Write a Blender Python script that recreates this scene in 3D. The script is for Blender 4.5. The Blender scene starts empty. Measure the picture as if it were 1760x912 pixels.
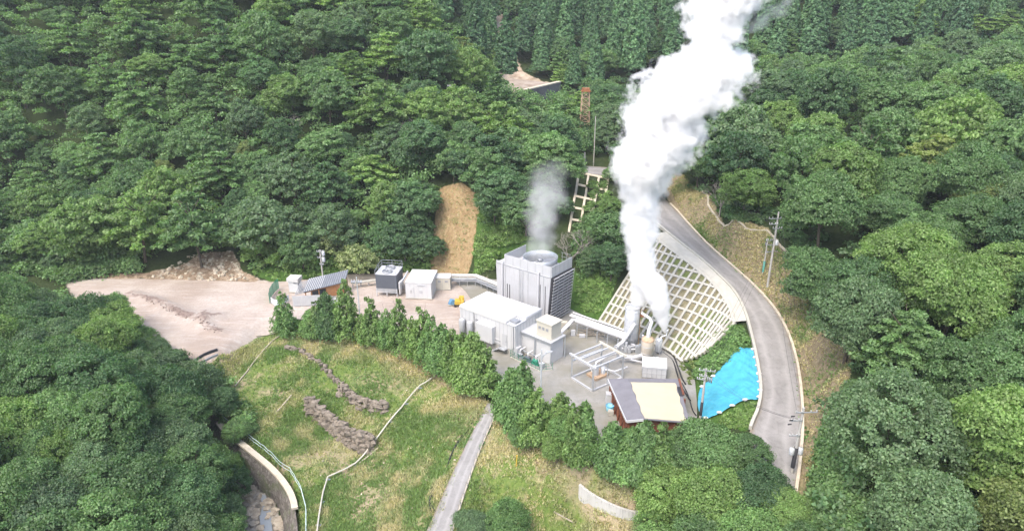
import bpy, math, random
import numpy as np
from mathutils import Vector, Matrix, kdtree, noise as mnoise

# ------------------------------------------------------------------ camera, world, sun, exposure
scene = bpy.context.scene
COL = scene.collection
CAM_H, PITCH, FPX = 51.0, math.radians(22.0), 1180.0     # metres, pitch below the horizon, focal length for a 1760 wide frame
CS, SN = math.cos(PITCH), math.sin(PITCH)
cam_data = bpy.data.cameras.new('camera')
cam = bpy.data.objects.new('camera', cam_data)
COL.objects.link(cam)
cam.location = (0, 0, CAM_H)
cam.rotation_euler = (math.radians(90) - PITCH, 0, 0)
cam_data.sensor_width = 36.0
cam_data.lens = 36.0 * FPX / 1760.0
cam_data.clip_start = 1.0
cam_data.clip_end = 3000.0
scene.camera = cam

HAZE = 0.00022                                           # density of the air
SUN_EL, SUN_AZ = math.radians(58), math.radians(-35)     # azimuth measured from behind the camera towards its left
world = bpy.data.worlds.new('World')
scene.world = world
world.use_nodes = True
wn = world.node_tree
sky = wn.nodes.new('ShaderNodeTexSky')
sky.sky_type = 'NISHITA'
sky.sun_disc = False
sky.sun_elevation = SUN_EL
sky.air_density = 1.0
sky.dust_density = 4.0
sky.ozone_density = 1.0
bg = wn.nodes['Background']
wn.links.new(sky.outputs['Color'], bg.inputs['Color'])
bg.inputs['Strength'].default_value = 0.15
sun_data = bpy.data.lights.new('sun', 'SUN')
sun_data.energy = 0.85
sun_data.angle = math.radians(34)
sun_data.color = (1.0, 0.96, 0.90)
sun = bpy.data.objects.new('sun', sun_data)
COL.objects.link(sun)
# direction towards the sun: behind the camera (-Y), swung to its left (-X)
sdir = Vector((math.sin(SUN_AZ) * math.cos(SUN_EL), -math.cos(SUN_AZ) * math.cos(SUN_EL), math.sin(SUN_EL)))
sun.rotation_euler = sdir.to_track_quat('Z', 'Y').to_euler()
sun.location = (-60, -60, 160)
sky.sun_rotation = math.atan2(sdir.x, sdir.y)
scene.view_settings.view_transform = 'Standard'
scene.view_settings.look = 'None'
scene.view_settings.gamma = 1.0
scene.view_settings.use_curve_mapping = False
scene.view_settings.exposure = 1.52
scene.cycles.max_bounces = 10
scene.cycles.diffuse_bounces = 4
scene.cycles.glossy_bounces = 2
scene.cycles.transmission_bounces = 4
scene.cycles.transparent_max_bounces = 8
scene.cycles.volume_bounces = 12
scene.cycles.volume_step_rate = 1.0
scene.cycles.volume_max_steps = 256
scene.cycles.use_denoising = True
try:
    scene.cycles.denoiser = 'OPENIMAGEDENOISE'
except Exception:
    pass

# ------------------------------------------------------------------ layout helpers
def ray(px, py):
    u, v = (px - 880.0) / FPX, (py - 456.0) / FPX
    return u, CS - v * SN, -(SN + v * CS)

def P(px, py, z=0.0):
    """the point of the photograph's pixel that lies at height z"""
    a, b, c = ray(px, py)
    t = (z - CAM_H) / c
    return Vector((a * t, b * t, z))

def proj(x, y, z):
    D = CAM_H - z
    fw = y * CS + D * SN
    return 880.0 + FPX * x / fw, 456.0 + FPX * (D * CS - y * SN) / fw, fw

def inpoly(px, py, poly):
    px = np.asarray(px, float); py = np.asarray(py, float)
    res = np.zeros(px.shape, bool)
    n = len(poly)
    for i in range(n):
        x0, y0 = poly[i][:2]; x1, y1 = poly[(i + 1) % n][:2]
        if y0 == y1:
            continue
        c = ((y0 > py) != (y1 > py)) & (px < (x1 - x0) * (py - y0) / (y1 - y0) + x0)
        res ^= c
    return res

def polydist(px, py, poly, closed=True):
    """distance to a polyline, and the parameter (index + fraction) of the nearest point"""
    px = np.asarray(px, float); py = np.asarray(py, float)
    best = np.full(px.shape, 1e9); par = np.zeros(px.shape)
    n = len(poly)
    for i in range(n if closed else n - 1):
        x0, y0 = poly[i][:2]; x1, y1 = poly[(i + 1) % n][:2]
        dx, dy = x1 - x0, y1 - y0
        L = dx * dx + dy * dy + 1e-9
        t = np.clip(((px - x0) * dx + (py - y0) * dy) / L, 0, 1)
        d = np.hypot(px - x0 - t * dx, py - y0 - t * dy)
        m = d < best
        best[m] = d[m]; par[m] = (i + t)[m]
    return best, par

def smooth(a, b, x):
    t = np.clip((x - a) / (b - a), 0, 1)
    return t * t * (3 - 2 * t)

_h = np.random.default_rng(7).random((256, 256))
def vnoise(x, y):
    """smooth value noise in 0..1 (cell = 1)"""
    x = np.asarray(x, float); y = np.asarray(y, float)
    xi, yi = np.floor(x).astype(int), np.floor(y).astype(int)
    fx, fy = x - xi, y - yi
    fx = fx * fx * (3 - 2 * fx); fy = fy * fy * (3 - 2 * fy)
    a = _h[xi % 256, yi % 256]; b = _h[(xi + 1) % 256, yi % 256]
    c = _h[xi % 256, (yi + 1) % 256]; d = _h[(xi + 1) % 256, (yi + 1) % 256]
    return (a * (1 - fx) + b * fx) * (1 - fy) + (c * (1 - fx) + d * fx) * fy

def fbm(x, y, o=4):
    s = 0; a = 0.5; tot = 0
    for i in range(o):
        s = s + a * vnoise(x * 2 ** i + 17 * i, y * 2 ** i + 31 * i); tot += a; a *= 0.5
    return s / tot

def resample(pts, step):
    pts = [Vector(p) for p in pts]
    out = [pts[0].copy()]
    for a, b in zip(pts, pts[1:]):
        n = max(1, int(round((b - a).length / step)))
        for k in range(1, n + 1):
            out.append(a.lerp(b, k / n))
    return out

def spline(pts, n=8):
    """Catmull-Rom through points"""
    pts = [Vector(p) for p in pts]
    q = [pts[0] * 2 - pts[1]] + pts + [pts[-1] * 2 - pts[-2]]
    out = []
    for i in range(1, len(q) - 2):
        p0, p1, p2, p3 = q[i - 1], q[i], q[i + 1], q[i + 2]
        for k in range(n):
            t = k / n
            out.append(0.5 * ((2 * p1) + (p2 - p0) * t + (2 * p0 - 5 * p1 + 4 * p2 - p3) * t * t + (3 * p1 - p0 - 3 * p2 + p3) * t ** 3))
    out.append(pts[-1].copy())
    return out

# ------------------------------------------------------------------ object helpers
OFF = {}
def tag(o, label=None, cat=None, group=None, kind=None):
    if label: o['label'] = label
    if cat: o['category'] = cat
    if group: o['group'] = group
    if kind: o['kind'] = kind
    return o

def thing(name, label, cat, loc=(0, 0, 0), group=None):
    o = bpy.data.objects.new(name, None)
    o.empty_display_size = 0.5
    COL.objects.link(o)
    o.location = loc
    OFF[o.name] = Vector(loc)
    return tag(o, label, cat, group)

def link_mesh(name, me, mats, parent=None, loc=None):
    o = bpy.data.objects.new(name, me)
    for m in (mats if isinstance(mats, (list, tuple)) else [mats]):
        me.materials.append(m)
    COL.objects.link(o)
    if parent is not None:
        o.parent = parent
        OFF[o.name] = OFF[parent.name]
    else:
        o.location = loc if loc is not None else (0, 0, 0)
        OFF[o.name] = Vector(o.location)
    return o

class MB:
    def __init__(s):
        s.v = []; s.f = []; s.m = []; s.sm = []; s.mi = 0; s.smooth = False
    def add(s, vs, fs):
        b = len(s.v)
        s.v += [tuple(p) for p in vs]
        for f in fs:
            s.f.append([b + i for i in f]); s.m.append(s.mi); s.sm.append(s.smooth)
        return s
    def quad(s, a, b, c, d):
        return s.add([a, b, c, d], [(0, 1, 2, 3)])
    def hexa(s, lo, hi):
        n = len(lo)
        fs = [tuple(range(n - 1, -1, -1)), tuple(range(n, 2 * n))]
        fs += [(i, (i + 1) % n, n + (i + 1) % n, n + i) for i in range(n)]
        return s.add(list(lo) + list(hi), fs)
    def box(s, x0, x1, y0, y1, z0, z1):
        return s.hexa([(x0, y0, z0), (x1, y0, z0), (x1, y1, z0), (x0, y1, z0)], [(x0, y0, z1), (x1, y0, z1), (x1, y1, z1), (x0, y1, z1)])
    def obox(s, F, a0, a1, b0, b1, z0, z1):
        """box in a frame F = (origin, axis a, axis b)"""
        return s.hexa([F(a0, b0, z0), F(a1, b0, z0), F(a1, b1, z0), F(a0, b1, z0)], [F(a0, b0, z1), F(a1, b0, z1), F(a1, b1, z1), F(a0, b1, z1)])
    def bar(s, p, q, w, h=None, up=(0, 0, 1)):
        p, q = Vector(p), Vector(q)
        h = w if h is None else h
        d = (q - p).normalized()
        u = Vector(up)
        if abs(d.dot(u)) > 0.97: u = Vector((1, 0, 0))
        a = d.cross(u).normalized() * (w / 2); b = a.cross(d).normalized() * (h / 2)
        return s.hexa([p - a - b, p + a - b, p + a + b, p - a + b], [q - a - b, q + a - b, q + a + b, q - a + b])
    def tube(s, path, r, seg=8, cap=True):
        path = [Vector(p) for p in path]
        rs = r if isinstance(r, (list, tuple)) else [r] * len(path)
        base = len(s.v); n = len(path)
        a = None
        old = s.smooth; s.smooth = True
        rings = []
        for i, p in enumerate(path):
            d = (path[min(i + 1, n - 1)] - path[max(i - 1, 0)]).normalized()
            if a is None:
                u = Vector((0, 0, 1)) if abs(d.z) < 0.9 else Vector((1, 0, 0))
                a = d.cross(u).normalized()
            a = (a - d * a.dot(d)).normalized()
            b = d.cross(a)
            rings.append([p + (a * math.cos(2 * math.pi * k / seg) + b * math.sin(2 * math.pi * k / seg)) * rs[i] for k in range(seg)])
        vs = [q for R in rings for q in R]
        fs = [(i * seg + k, i * seg + (k + 1) % seg, (i + 1) * seg + (k + 1) % seg, (i + 1) * seg + k) for i in range(n - 1) for k in range(seg)]
        s.add(vs, fs)
        s.smooth = old
        if cap:
            s.add(rings[0], [tuple(range(seg - 1, -1, -1))]); s.add(rings[-1], [tuple(range(seg))])
        return s
    def lathe(s, c, prof, seg=24):
        """profile of (radius, height) round the vertical through c"""
        c = Vector(c); old = s.smooth; s.smooth = True
        vs = [c + Vector((r * math.cos(2 * math.pi * k / seg), r * math.sin(2 * math.pi * k / seg), h)) for r, h in prof for k in range(seg)]
        fs = [(i * seg + k, i * seg + (k + 1) % seg, (i + 1) * seg + (k + 1) % seg, (i + 1) * seg + k) for i in range(len(prof) - 1) for k in range(seg)]
        s.add(vs, fs); s.smooth = old
        return s
    def ball(s, c, r, seg=10, sq=(1, 1, 1), rnd=None, amp=0.0):
        c = Vector(c); n = seg // 2
        vs = []; old = s.smooth; s.smooth = amp == 0
        for i in range(n + 1):
            th = math.pi * i / n
            for k in range(seg):
                ph = 2 * math.pi * k / seg
                d = Vector((math.sin(th) * math.cos(ph), math.sin(th) * math.sin(ph), math.cos(th)))
                q = 1 + (amp * (mnoise.noise(d * 1.7 + c * 3.1)) if amp else 0)
                vs.append(c + Vector((d.x * sq[0], d.y * sq[1], d.z * sq[2])) * r * q)
        fs = [(i * seg + k, (i + 1) * seg + k, (i + 1) * seg + (k + 1) % seg, i * seg + (k + 1) % seg) for i in range(n) for k in range(seg)]
        s.add(vs, fs); s.smooth = old
        return s
    def build(s, name, mats, parent=None, loc=None):
        me = bpy.data.meshes.new(name)
        off = OFF[parent.name] if parent is not None else Vector(loc if loc is not None else (0, 0, 0))
        me.from_pydata([(x - off.x, y - off.y, z - off.z) for x, y, z in s.v], [], s.f)
        me.polygons.foreach_set('material_index', s.m)
        me.polygons.foreach_set('use_smooth', s.sm)
        me.update()
        return link_mesh(name, me, mats, parent, loc)

def mesh_np(name, V, F, attr=None, colors=None, smooth_=False):
    """mesh from arrays; F (n,k) all of one size; colors: per-face rgb in 0..1"""
    me = bpy.data.meshes.new(name)
    V = np.asarray(V, np.float32); F = np.asarray(F, np.int32)
    n, k = F.shape
    me.vertices.add(len(V)); me.vertices.foreach_set('co', V.ravel())
    me.loops.add(n * k); me.loops.foreach_set('vertex_index', F.ravel())
    me.polygons.add(n)
    me.polygons.foreach_set('loop_start', np.arange(0, n * k, k, dtype=np.int32))
    if smooth_:
        me.polygons.foreach_set('use_smooth', np.ones(n, bool))
    if colors is not None:
        a = me.attributes.new('tone', 'FLOAT_COLOR', 'FACE')
        c = np.ones((n, 4), np.float32); c[:, :colors.shape[1]] = colors
        a.data.foreach_set('color', c.ravel())
    me.update(calc_edges=True)
    return me

def frame(o, ax, z0=0.0):
    o = Vector((o[0], o[1], 0)); ax = Vector((ax[0], ax[1], 0)).normalized(); ay = Vector((-ax.y, ax.x, 0))
    def F(a, b, z):
        p = o + ax * a + ay * b
        return Vector((p.x, p.y, z + z0))
    F.ax, F.ay, F.o = ax, ay, o
    return F

# ------------------------------------------------------------------ materials
def new_mat(name):
    m = bpy.data.materials.new(name); m.use_nodes = True
    nt = m.node_tree
    return m, nt, nt.nodes['Principled BSDF']

def N(nt, t, **kw):
    n = nt.nodes.new(t)
    for k, v in kw.items():
        if k in n.inputs: n.inputs[k].default_value = v
        else: setattr(n, k, v)
    return n

def noise_node(nt, scale, detail=4, rough=0.6, coord='Object', dist=0.0, stretch=None):
    tc = N(nt, 'ShaderNodeTexCoord')
    src = tc.outputs[coord]
    if stretch:
        mp = N(nt, 'ShaderNodeMapping'); mp.inputs['Scale'].default_value = stretch
        nt.links.new(src, mp.inputs['Vector']); src = mp.outputs['Vector']
    n = N(nt, 'ShaderNodeTexNoise')
    n.inputs['Scale'].default_value = scale; n.inputs['Detail'].default_value = detail
    n.inputs['Roughness'].default_value = rough; n.inputs['Distortion'].default_value = dist
    nt.links.new(src, n.inputs['Vector'])
    return n.outputs['Fac']

def ramp(nt, fac, stops, interp='LINEAR'):
    r = N(nt, 'ShaderNodeValToRGB'); r.color_ramp.interpolation = interp
    e = r.color_ramp.elements
    while len(e) > 1: e.remove(e[-1])
    for i, (p, c) in enumerate(stops):
        if i == 0: e[0].position = p
        else: e.new(p)
        c = c if isinstance(c, (tuple, list)) else (c, c, c)
        e[i].color = (*c[:3], 1)
    nt.links.new(fac, r.inputs['Fac'])
    return r.outputs['Color']

def mixc(nt, fac, a, b, mode='MIX'):
    m = N(nt, 'ShaderNodeMix'); m.data_type = 'RGBA'; m.blend_type = mode
    for s, x in ((0, fac), (6, a), (7, b)):
        if hasattr(x, 'links'): nt.links.new(x, m.inputs[s])
        elif s == 0: m.inputs[0].default_value = x
        else: m.inputs[s].default_value = (*x[:3], 1)
    return m.outputs[2]

def math_(nt, op, a, b=0.0, c=0.0):
    m = N(nt, 'ShaderNodeMath'); m.operation = op
    for i, x in enumerate((a, b, c)):
        if hasattr(x, 'links'): nt.links.new(x, m.inputs[i])
        else: m.inputs[i].default_value = x
    return m.outputs[0]

def bump(nt, bs, h, strength=0.4, dist=0.1):
    b = N(nt, 'ShaderNodeBump'); b.inputs['Strength'].default_value = strength; b.inputs['Distance'].default_value = dist
    nt.links.new(h, b.inputs['Height']); nt.links.new(b.outputs['Normal'], bs.inputs['Normal'])

def simple(name, col, rough=0.6, metal=0.0, var=0.12, scale=1.3, dirt=None, streak=False, spec=0.3):
    """painted or raw surface with mottling and optional streaks of dirt"""
    m, nt, bs = new_mat(name)
    f = noise_node(nt, scale, 5, 0.65)
    c = ramp(nt, f, [(0.3, [x * (1 - var) for x in col]), (0.7, [min(1, x * (1 + var)) for x in col])])
    if dirt:
        g = noise_node(nt, 2.0, 6, 0.7, stretch=(3, 3, 0.25) if streak else None)
        c = mixc(nt, ramp(nt, g, [(0.52, 0), (0.72, 0.7)]), c, dirt)
    nt.links.new(c, bs.inputs['Base Color'])
    bs.inputs['Roughness'].default_value = rough; bs.inputs['Metallic'].default_value = metal
    bs.inputs['Specular IOR Level'].default_value = spec
    return m
# ------------------------------------------------------------------ terrain
ROAD_L = [(990,297,14.3),(1050,307,13.6),(1092,342,12.6),(1127,384,11.4),(1165,416,10.4),(1203,446,9.2),(1237,477,8.1),(1262,504,6.9),(1280,538,5.8),
          (1294,590,4.8),(1303,635,4.1),(1307,672,3.6),(1302,705,3.2),(1288,745,2.7),(1296,800,2.0),(1306,860,1.2)]
ROAD_R = [(995,284),(1060,291),(1112,318),(1152,350),(1183,384),(1215,418),(1258,456),(1298,492),(1333,532),(1356,575),(1369,618),(1376,660),(1379,700),(1379,745),(1374,800),(1366,860)]
roadL = spline([P(*a) for a in ROAD_L], 6)
roadR = spline([P(r[0], r[1], l[2]) for l, r in zip(ROAD_L, ROAD_R)], 6)
PATH_L = [(838,692,-0.35),(788,790,-2.6),(732,915,-5.0),(712,960,-5.8)]
PATH_R = [(858,696),(818,790),(776,915),(761,960)]
pathL = spline([P(*a) for a in PATH_L], 8)
pathR = spline([P(r[0], r[1], l[2]) for l, r in zip(PATH_L, PATH_R)], 8)
GRID_F = [(1030,553,.15),(1054,563,.15),(1080,573,.15),(1110,586,.15),(1149,604,.15),(1170,620,.2),(1196,614,1.2),(1214,604,2.2)]
GRID_T = [(1124,404,10.7),(1140,420,10.0),(1165,438,9.4),(1195,461,8.5),(1224,486,7.5),(1245,512,6.5),(1256,532,5.8),(1263,556,5.1)]
gridF = spline([P(*a) for a in GRID_F], 10)
gridT = spline([P(*a) for a in GRID_T], 10)
YARD = [P(*a) for a in [(120,482),(300,479),(460,486),(540,476),(640,462),(760,463),(850,478),(870,470),(1000,535),(1030,552),(1080,573),(1149,604),(1172,622),(1198,650),(1202,690),(1206,740),
                        (1170,800),(1130,808),(1040,798),(1010,790),(960,760),(925,722),(880,690),(838,672),(780,640),(700,598),(600,570),(520,560),(470,545),(430,560),(380,600),(335,612),(250,560),(150,500)]]
# the lined bank of the stream: top edge and foot
BANK_T = [P(*a) for a in [(360,700,-5.6),(385,738,-6.3),(425,770,-6.6),(470,808,-6.9),(498,845,-7.2),(508,880,-7.4),(512,925,-7.6),(505,975,-7.8)]]
BANK_F = [P(*a) for a in [(330,745,-10.2),(360,775,-10.5),(405,810,-10.8),(440,838,-11.1),(470,862,-11.4),(482,890,-11.6),(486,935,-11.8),(478,985,-12.0)]]
bankT, bankF = spline(BANK_T, 6), spline(BANK_F, 6)

ctrl = []
for a in [  # left foot and slope foot behind the yard
    (0,432,0.5),(120,470,0.3),(300,470,0.4),(460,478,0.2),(640,458,0.3),(760,462,0.4),(850,474,0.3),(870,430,5),(880,385,9),
    (1030,470,4.2),(1000,400,9),(985,470,3.0),(1000,330,12.5),
    (790,320,14),(740,400,5.5),(830,400,6.5),
    # the bank below the hedge
    (600,600,-1.0),(500,600,-1.5),(740,655,-1.6),(560,650,-3.0),(660,640,-2.0),(605,665,-2.6),(650,695,-3.0),(620,712,-4.6),(580,690,-4.4),
    (535,690,-4.6),(640,742,-4.9),(540,722,-6.0),(610,782,-7.0),(655,790,-6.2),(420,640,-3.2),(390,700,-5.0),(480,660,-3.6),(460,740,-6.0),
    (540,800,-7.0),(520,850,-7.3),(600,900,-7.6),(700,850,-5.6),(680,760,-4.6),(720,710,-2.8),(800,740,-1.9),(780,690,-1.6),(540,950,-8.0),(660,950,-7.2),
    (900,790,-1.6),(930,740,-0.6),(880,720,-0.6),(880,880,-5.2),(980,828,-2.6),(990,880,-6.0),(1100,865,-3.0),(1110,915,-6.2),(1010,815,-1.4),(1130,830,-1.4),(1200,800,-0.6),(1250,790,0.4),(830,850,-4.4),(820,950,-6.5),(1000,950,-7.5),(1200,900,-3.0),
    (350,625,-1.6),(300,600,-1.0),
    # between the grid, the tarpaulin and the road
    (1270,600,4.4),(1300,640,4.0),(1212,722,0.6),(1200,690,0.4),(1205,655,0.5),(1300,705,3.1),(1240,742,1.0),(1235,600,3.4),(1225,640,1.8),(1250,690,1.9),
    # cut slope on the right
    (1213,340,14.6),(1245,390,13.2),(1320,395,13.8),(1375,445,12.6),(1450,560,10.0),(1455,640,8.2),(1440,700,6.4),(1420,780,5.2),(1400,850,4.0)]:
    p = P(*a); ctrl.append((p.x, p.y, p.z))
ctrl += [  # world points of the hills
    (-36,73,-6.4),(-50,88,-3),(-60,95,-2),(-75,103,-1),(-88,106,1),(-110,100,4),(-60,70,1),(-45,60,-5),(-85,80,5),(-41,45,-9),(-60,45,-3),(-90,50,5),(-130,80,9),(-30,40,-12.5),(-24,30,-10),(0,35,-9),(-60,20,-3),(20,35,-8),
    (-110,136,4),(-160,130,12),(-200,110,20),(-250,160,60),
    (-110,160,22),(-110,198,46),(-110,250,82),(-180,160,30),(-180,210,64),(-60,150,18),(-60,175,34),(-60,200,50),(-60,250,76),(-30,145,13),(-30,170,26),(-28,198,38),(-28,240,60),
    (-12,165,18),(-12,182,27),(-1,168,18.5),(-1,150,12.5),(10,167,16),(18,160,15),(-15,205,28),
    (2,223,21),(-8,240,23),(15,215,20.5),(30,190,17),(25,172,15.5),(30,210,20),(60,215,22),(10,250,27),
    (-30,290,70),(0,300,52),(60,300,56),(120,300,60),(200,300,64),(0,260,34),(60,250,35),(120,250,40),(200,250,46),(-60,340,110),(0,400,110),(100,400,112),(250,400,118),(-200,300,110),(-320,420,140),(320,420,130),(320,250,70),
    (40,160,20),(60,165,23),(90,165,26),(130,170,30),(200,170,38),(50,140,18.5),(70,120,18),(100,130,24),(60,200,20.5),(100,205,25),(150,215,34),
    (52,100,14.5),(70,90,16),(100,90,22),(54,75,10.5),(75,65,14),(110,60,22),(48,58,7),(50,45,6),(70,40,12),(40,45,3),(35,30,0),(180,100,40),(180,30,40),(320,100,70),(320,0,70),(100,10,20)]
for l, r in list(zip(roadL, roadR))[::4]:
    ctrl += [tuple(l), tuple(r)]
for q in list(gridT)[::8] + list(gridF)[::10]:
    ctrl.append(tuple(q))
for l, r in list(zip(pathL, pathR))[::5]:
    ctrl.append(tuple((l + r) / 2))
for q in YARD[:-8]:
    ctrl.append((q.x, q.y, 0.0))
ctrl = np.array(ctrl)
_d = np.hypot(ctrl[:, None, 0] - ctrl[None, :, 0], ctrl[:, None, 1] - ctrl[None, :, 1])
_w = np.linalg.solve(-_d - np.eye(len(ctrl)) * 0.4 - 0.0 , ctrl[:, 2] - 10.0)
def base_h(x, y):
    h = np.full(x.shape, 10.0)
    for (cx, cy, _), w in zip(ctrl, _w):
        h -= w * np.hypot(x - cx, y - cy)
    return h

xs = np.concatenate([np.arange(-330, -105, 6.0), np.arange(-105, 66, 0.9), np.arange(66, 140, 2.0), np.arange(140, 331, 6.0)])
ys = np.concatenate([np.arange(12, 44, 2.5), np.arange(44, 160, 0.9), np.arange(160, 250, 2.0), np.arange(250, 431, 6.0)])
GX, GY = np.meshgrid(xs, ys)
H = base_h(GX, GY)
yardd, _ = polydist(GX, GY, YARD)
yin = inpoly(GX, GY, YARD)
ysd = np.where(yin, -yardd, yardd)                # signed distance to the yard
H = H * (1 - (w_ := smooth(2.2, -0.8, ysd))) + (-0.10) * w_
H += (fbm(GX * 0.22, GY * 0.22, 4) - 0.5) * (0.25 + 1.0 * smooth(125, 150, GY)) * smooth(0, 4, ysd)
# pile of darker spoil pushed up across the gravel
SPOIL = [P(*a) for a in [(225,508,0),(270,520,0),(310,540,0),(345,555,0),(372,545,0)]]
SPOIL2 = [P(*a) for a in [(352,535,0),(350,560,0),(368,570,0),(382,571,0)]]
for L_, hgt, wid in ((SPOIL, 0.9, 1.5), (SPOIL2, 0.7, 1.0)):
    d, par = polydist(GX, GY, L_, closed=False)
    H += hgt * np.exp(-(d / wid) ** 2) * (0.5 + 0.9 * fbm(GX * 0.8, GY * 0.8, 3))

def stamp(H, left, right, dz, inner=0.4, outer=2.5, n=8):
    """press the ribbon between two edges into the terrain, dz below the ribbon"""
    pts = [l.lerp(r, k / n) for l, r in zip(left, right) for k in range(n + 1)]
    kd = kdtree.KDTree(len(pts))
    for i, p in enumerate(pts): kd.insert((p.x, p.y, 0), i)
    kd.balance()
    A = np.array([(p.x, p.y) for p in pts])
    m = (GX > A[:, 0].min() - 4) & (GX < A[:, 0].max() + 4) & (GY > A[:, 1].min() - 4) & (GY < A[:, 1].max() + 4)
    for j, i in zip(*np.nonzero(m)):
        near = kd.find_n((GX[j, i], GY[j, i], 0), 4)
        d = near[0][2]
        if d > outer: continue
        ws = [1 / (q[2] + 0.05) for q in near]
        z = sum(w * pts[q[1]].z for w, q in zip(ws, near)) / sum(ws) + dz
        t = min(1, max(0, (d - inner) / (outer - inner)))
        H[j, i] = z * (1 - t) + H[j, i] * t
    return H
H = stamp(H, roadL, roadR, -0.22, 0.9, 3.0)
H = stamp(H, pathL, pathR, -0.15, 0.7, 2.2)
H = stamp(H, gridF, gridT, -0.5, 0.5, 1.8, n=22)
H = stamp(H, bankF, bankT, -0.35, 0.3, 1.4, n=10)
BED_L = [b + Vector((-5.5 - 0.1 * i, 1.5, 0)) for i, b in enumerate(BANK_F)]
H = stamp(H, spline(BED_L, 6), bankF, 0.0, 0.2, 2.5, n=12)

def hz(x, y):
    """terrain height by bilinear interpolation"""
    x = np.asarray(x, float); y = np.asarray(y, float)
    i = np.clip(np.searchsorted(xs, x) - 1, 0, len(xs) - 2); j = np.clip(np.searchsorted(ys, y) - 1, 0, len(ys) - 2)
    fx = np.clip((x - xs[i]) / (xs[i + 1] - xs[i]), 0, 1); fy = np.clip((y - ys[j]) / (ys[j + 1] - ys[j]), 0, 1)
    return (H[j, i] * (1 - fx) + H[j, i + 1] * fx) * (1 - fy) + (H[j + 1, i] * (1 - fx) + H[j + 1, i + 1] * fx) * fy

def G(px, py, dz=0.0):
    """the point of the ground that shows at a pixel"""
    a, b, c = ray(px, py)
    t = 30.0; prev = t
    while t < 600:
        if CAM_H + c * t < float(hz(a * t, b * t)):
            break
        prev = t; t += 1.0
    lo, hi = prev, t
    for _ in range(14):
        m = (lo + hi) / 2
        if CAM_H + c * m < float(hz(a * m, b * m)): hi = m
        else: lo = m
    return Vector((a * hi, b * hi, CAM_H + c * hi + dz))

# zones: weights of what covers the ground, at the terrain's vertices
def zone_poly(poly, soft=1.2):
    d, _ = polydist(GX, GY, poly); ins = inpoly(GX, GY, poly)
    return smooth(soft, -soft, np.where(ins, -d, d))
gp = lambda L: [G(*a) for a in L]
z_gravel = zone_poly([P(*a) for a in [(110,480),(300,476),(480,482),(560,478),(600,470),(760,466),(850,480),(870,490),(860,560),(700,600),(600,572),(530,548),(490,545),(440,585),(390,610),(340,640),(250,600),(130,520)]], 1.6)
z_bank = zone_poly(gp([(495,550),(600,575),(700,602),(780,645),(840,690),(880,715),(925,750),(980,800),(1040,805),(1140,830),(1200,800),(1260,780),(1230,860),(1200,960),(900,975),(540,985),(512,925),(505,860),(470,810),(385,735),(360,700),(340,640),(390,608),(440,580)]), 1.2)
z_cut = zone_poly(gp([(1120,300),(1160,290),(1213,330),(1245,388),(1320,393),(1378,445),(1400,500),(1440,555),(1465,600),(1462,650),(1420,740),(1415,800),(1400,870),(1366,865),(1379,745),(1376,660),(1369,618),(1333,532),(1258,456),(1183,384),(1152,350)]), 1.0)
z_cut = np.maximum(z_cut, .72 * zone_poly(gp([(600,582),(720,618),(800,655),(842,690),(815,700),(760,668),(690,632),(595,602)]), 1.6))
z_cut = np.maximum(z_cut, .72 * zone_poly(gp([(862,722),(900,765),(960,800),(1060,826),(1130,848),(1120,880),(1000,838),(930,822),(870,775)]), 1.6))
z_slide = zone_poly(gp([(757,320),(800,318),(822,335),(826,390),(812,440),(806,470),(742,470),(738,440),(748,380)]), 0.8)
z_lush = zone_poly(gp([(820,360),(870,370),(1000,470),(1060,480),(1035,552),(1000,540),(860,470),(815,470),(815,420)]), 1.0)
z_lush = np.maximum(z_lush, zone_poly(gp([(1270,552),(1300,600),(1306,690),(1285,745),(1215,735),(1198,690),(1196,640),(1170,622),(1230,580)]), 0.7))
z_lush = np.maximum(z_lush, .8 * zone_poly(gp([(420,452),(540,446),(650,438),(740,450),(745,470),(640,463),(540,477),(460,486)]), 0.8))
z_scree = zone_poly(gp([(160,472),(250,469),(318,454),(338,436),(400,431),(415,465),(460,486),(300,480),(150,478)]), 0.9)
z_river = zone_poly([P(a, b, 21) for a, b in [(838,118),(870,128),(900,140),(960,148),(955,158),(915,160),(880,152),(850,138)]], 2.0)
z_bed = zone_poly([tuple(q) for q in bankF] + [tuple(q) for q in spline(BED_L, 6)][::-1], 0.8)

z_spoil = np.maximum(smooth(2.2, .1, polydist(GX, GY, SPOIL, closed=False)[0]) * .62, smooth(1.6, .1, polydist(GX, GY, SPOIL2, closed=False)[0]) * .62)
nx, ny = len(xs), len(ys)
V = np.stack([GX.ravel(), GY.ravel(), H.ravel()], 1)
idx = np.arange(nx * ny).reshape(ny, nx)
F_ = np.stack([idx[:-1, :-1].ravel(), idx[:-1, 1:].ravel(), idx[1:, 1:].ravel(), idx[1:, :-1].ravel()], 1)
terrain_me = mesh_np('terrain', V, F_, smooth_=True)
for nm, (r, g, b) in {'zone_a': (z_gravel, z_bank, z_cut), 'zone_b': (z_slide, z_lush, z_scree), 'zone_c': (z_river, z_bed, z_spoil)}.items():
    at = terrain_me.attributes.new(nm, 'FLOAT_COLOR', 'POINT')
    c = np.ones((nx * ny, 4), np.float32); c[:, 0] = r.ravel(); c[:, 1] = g.ravel(); c[:, 2] = b.ravel()
    at.data.foreach_set('color', c.ravel())

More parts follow.
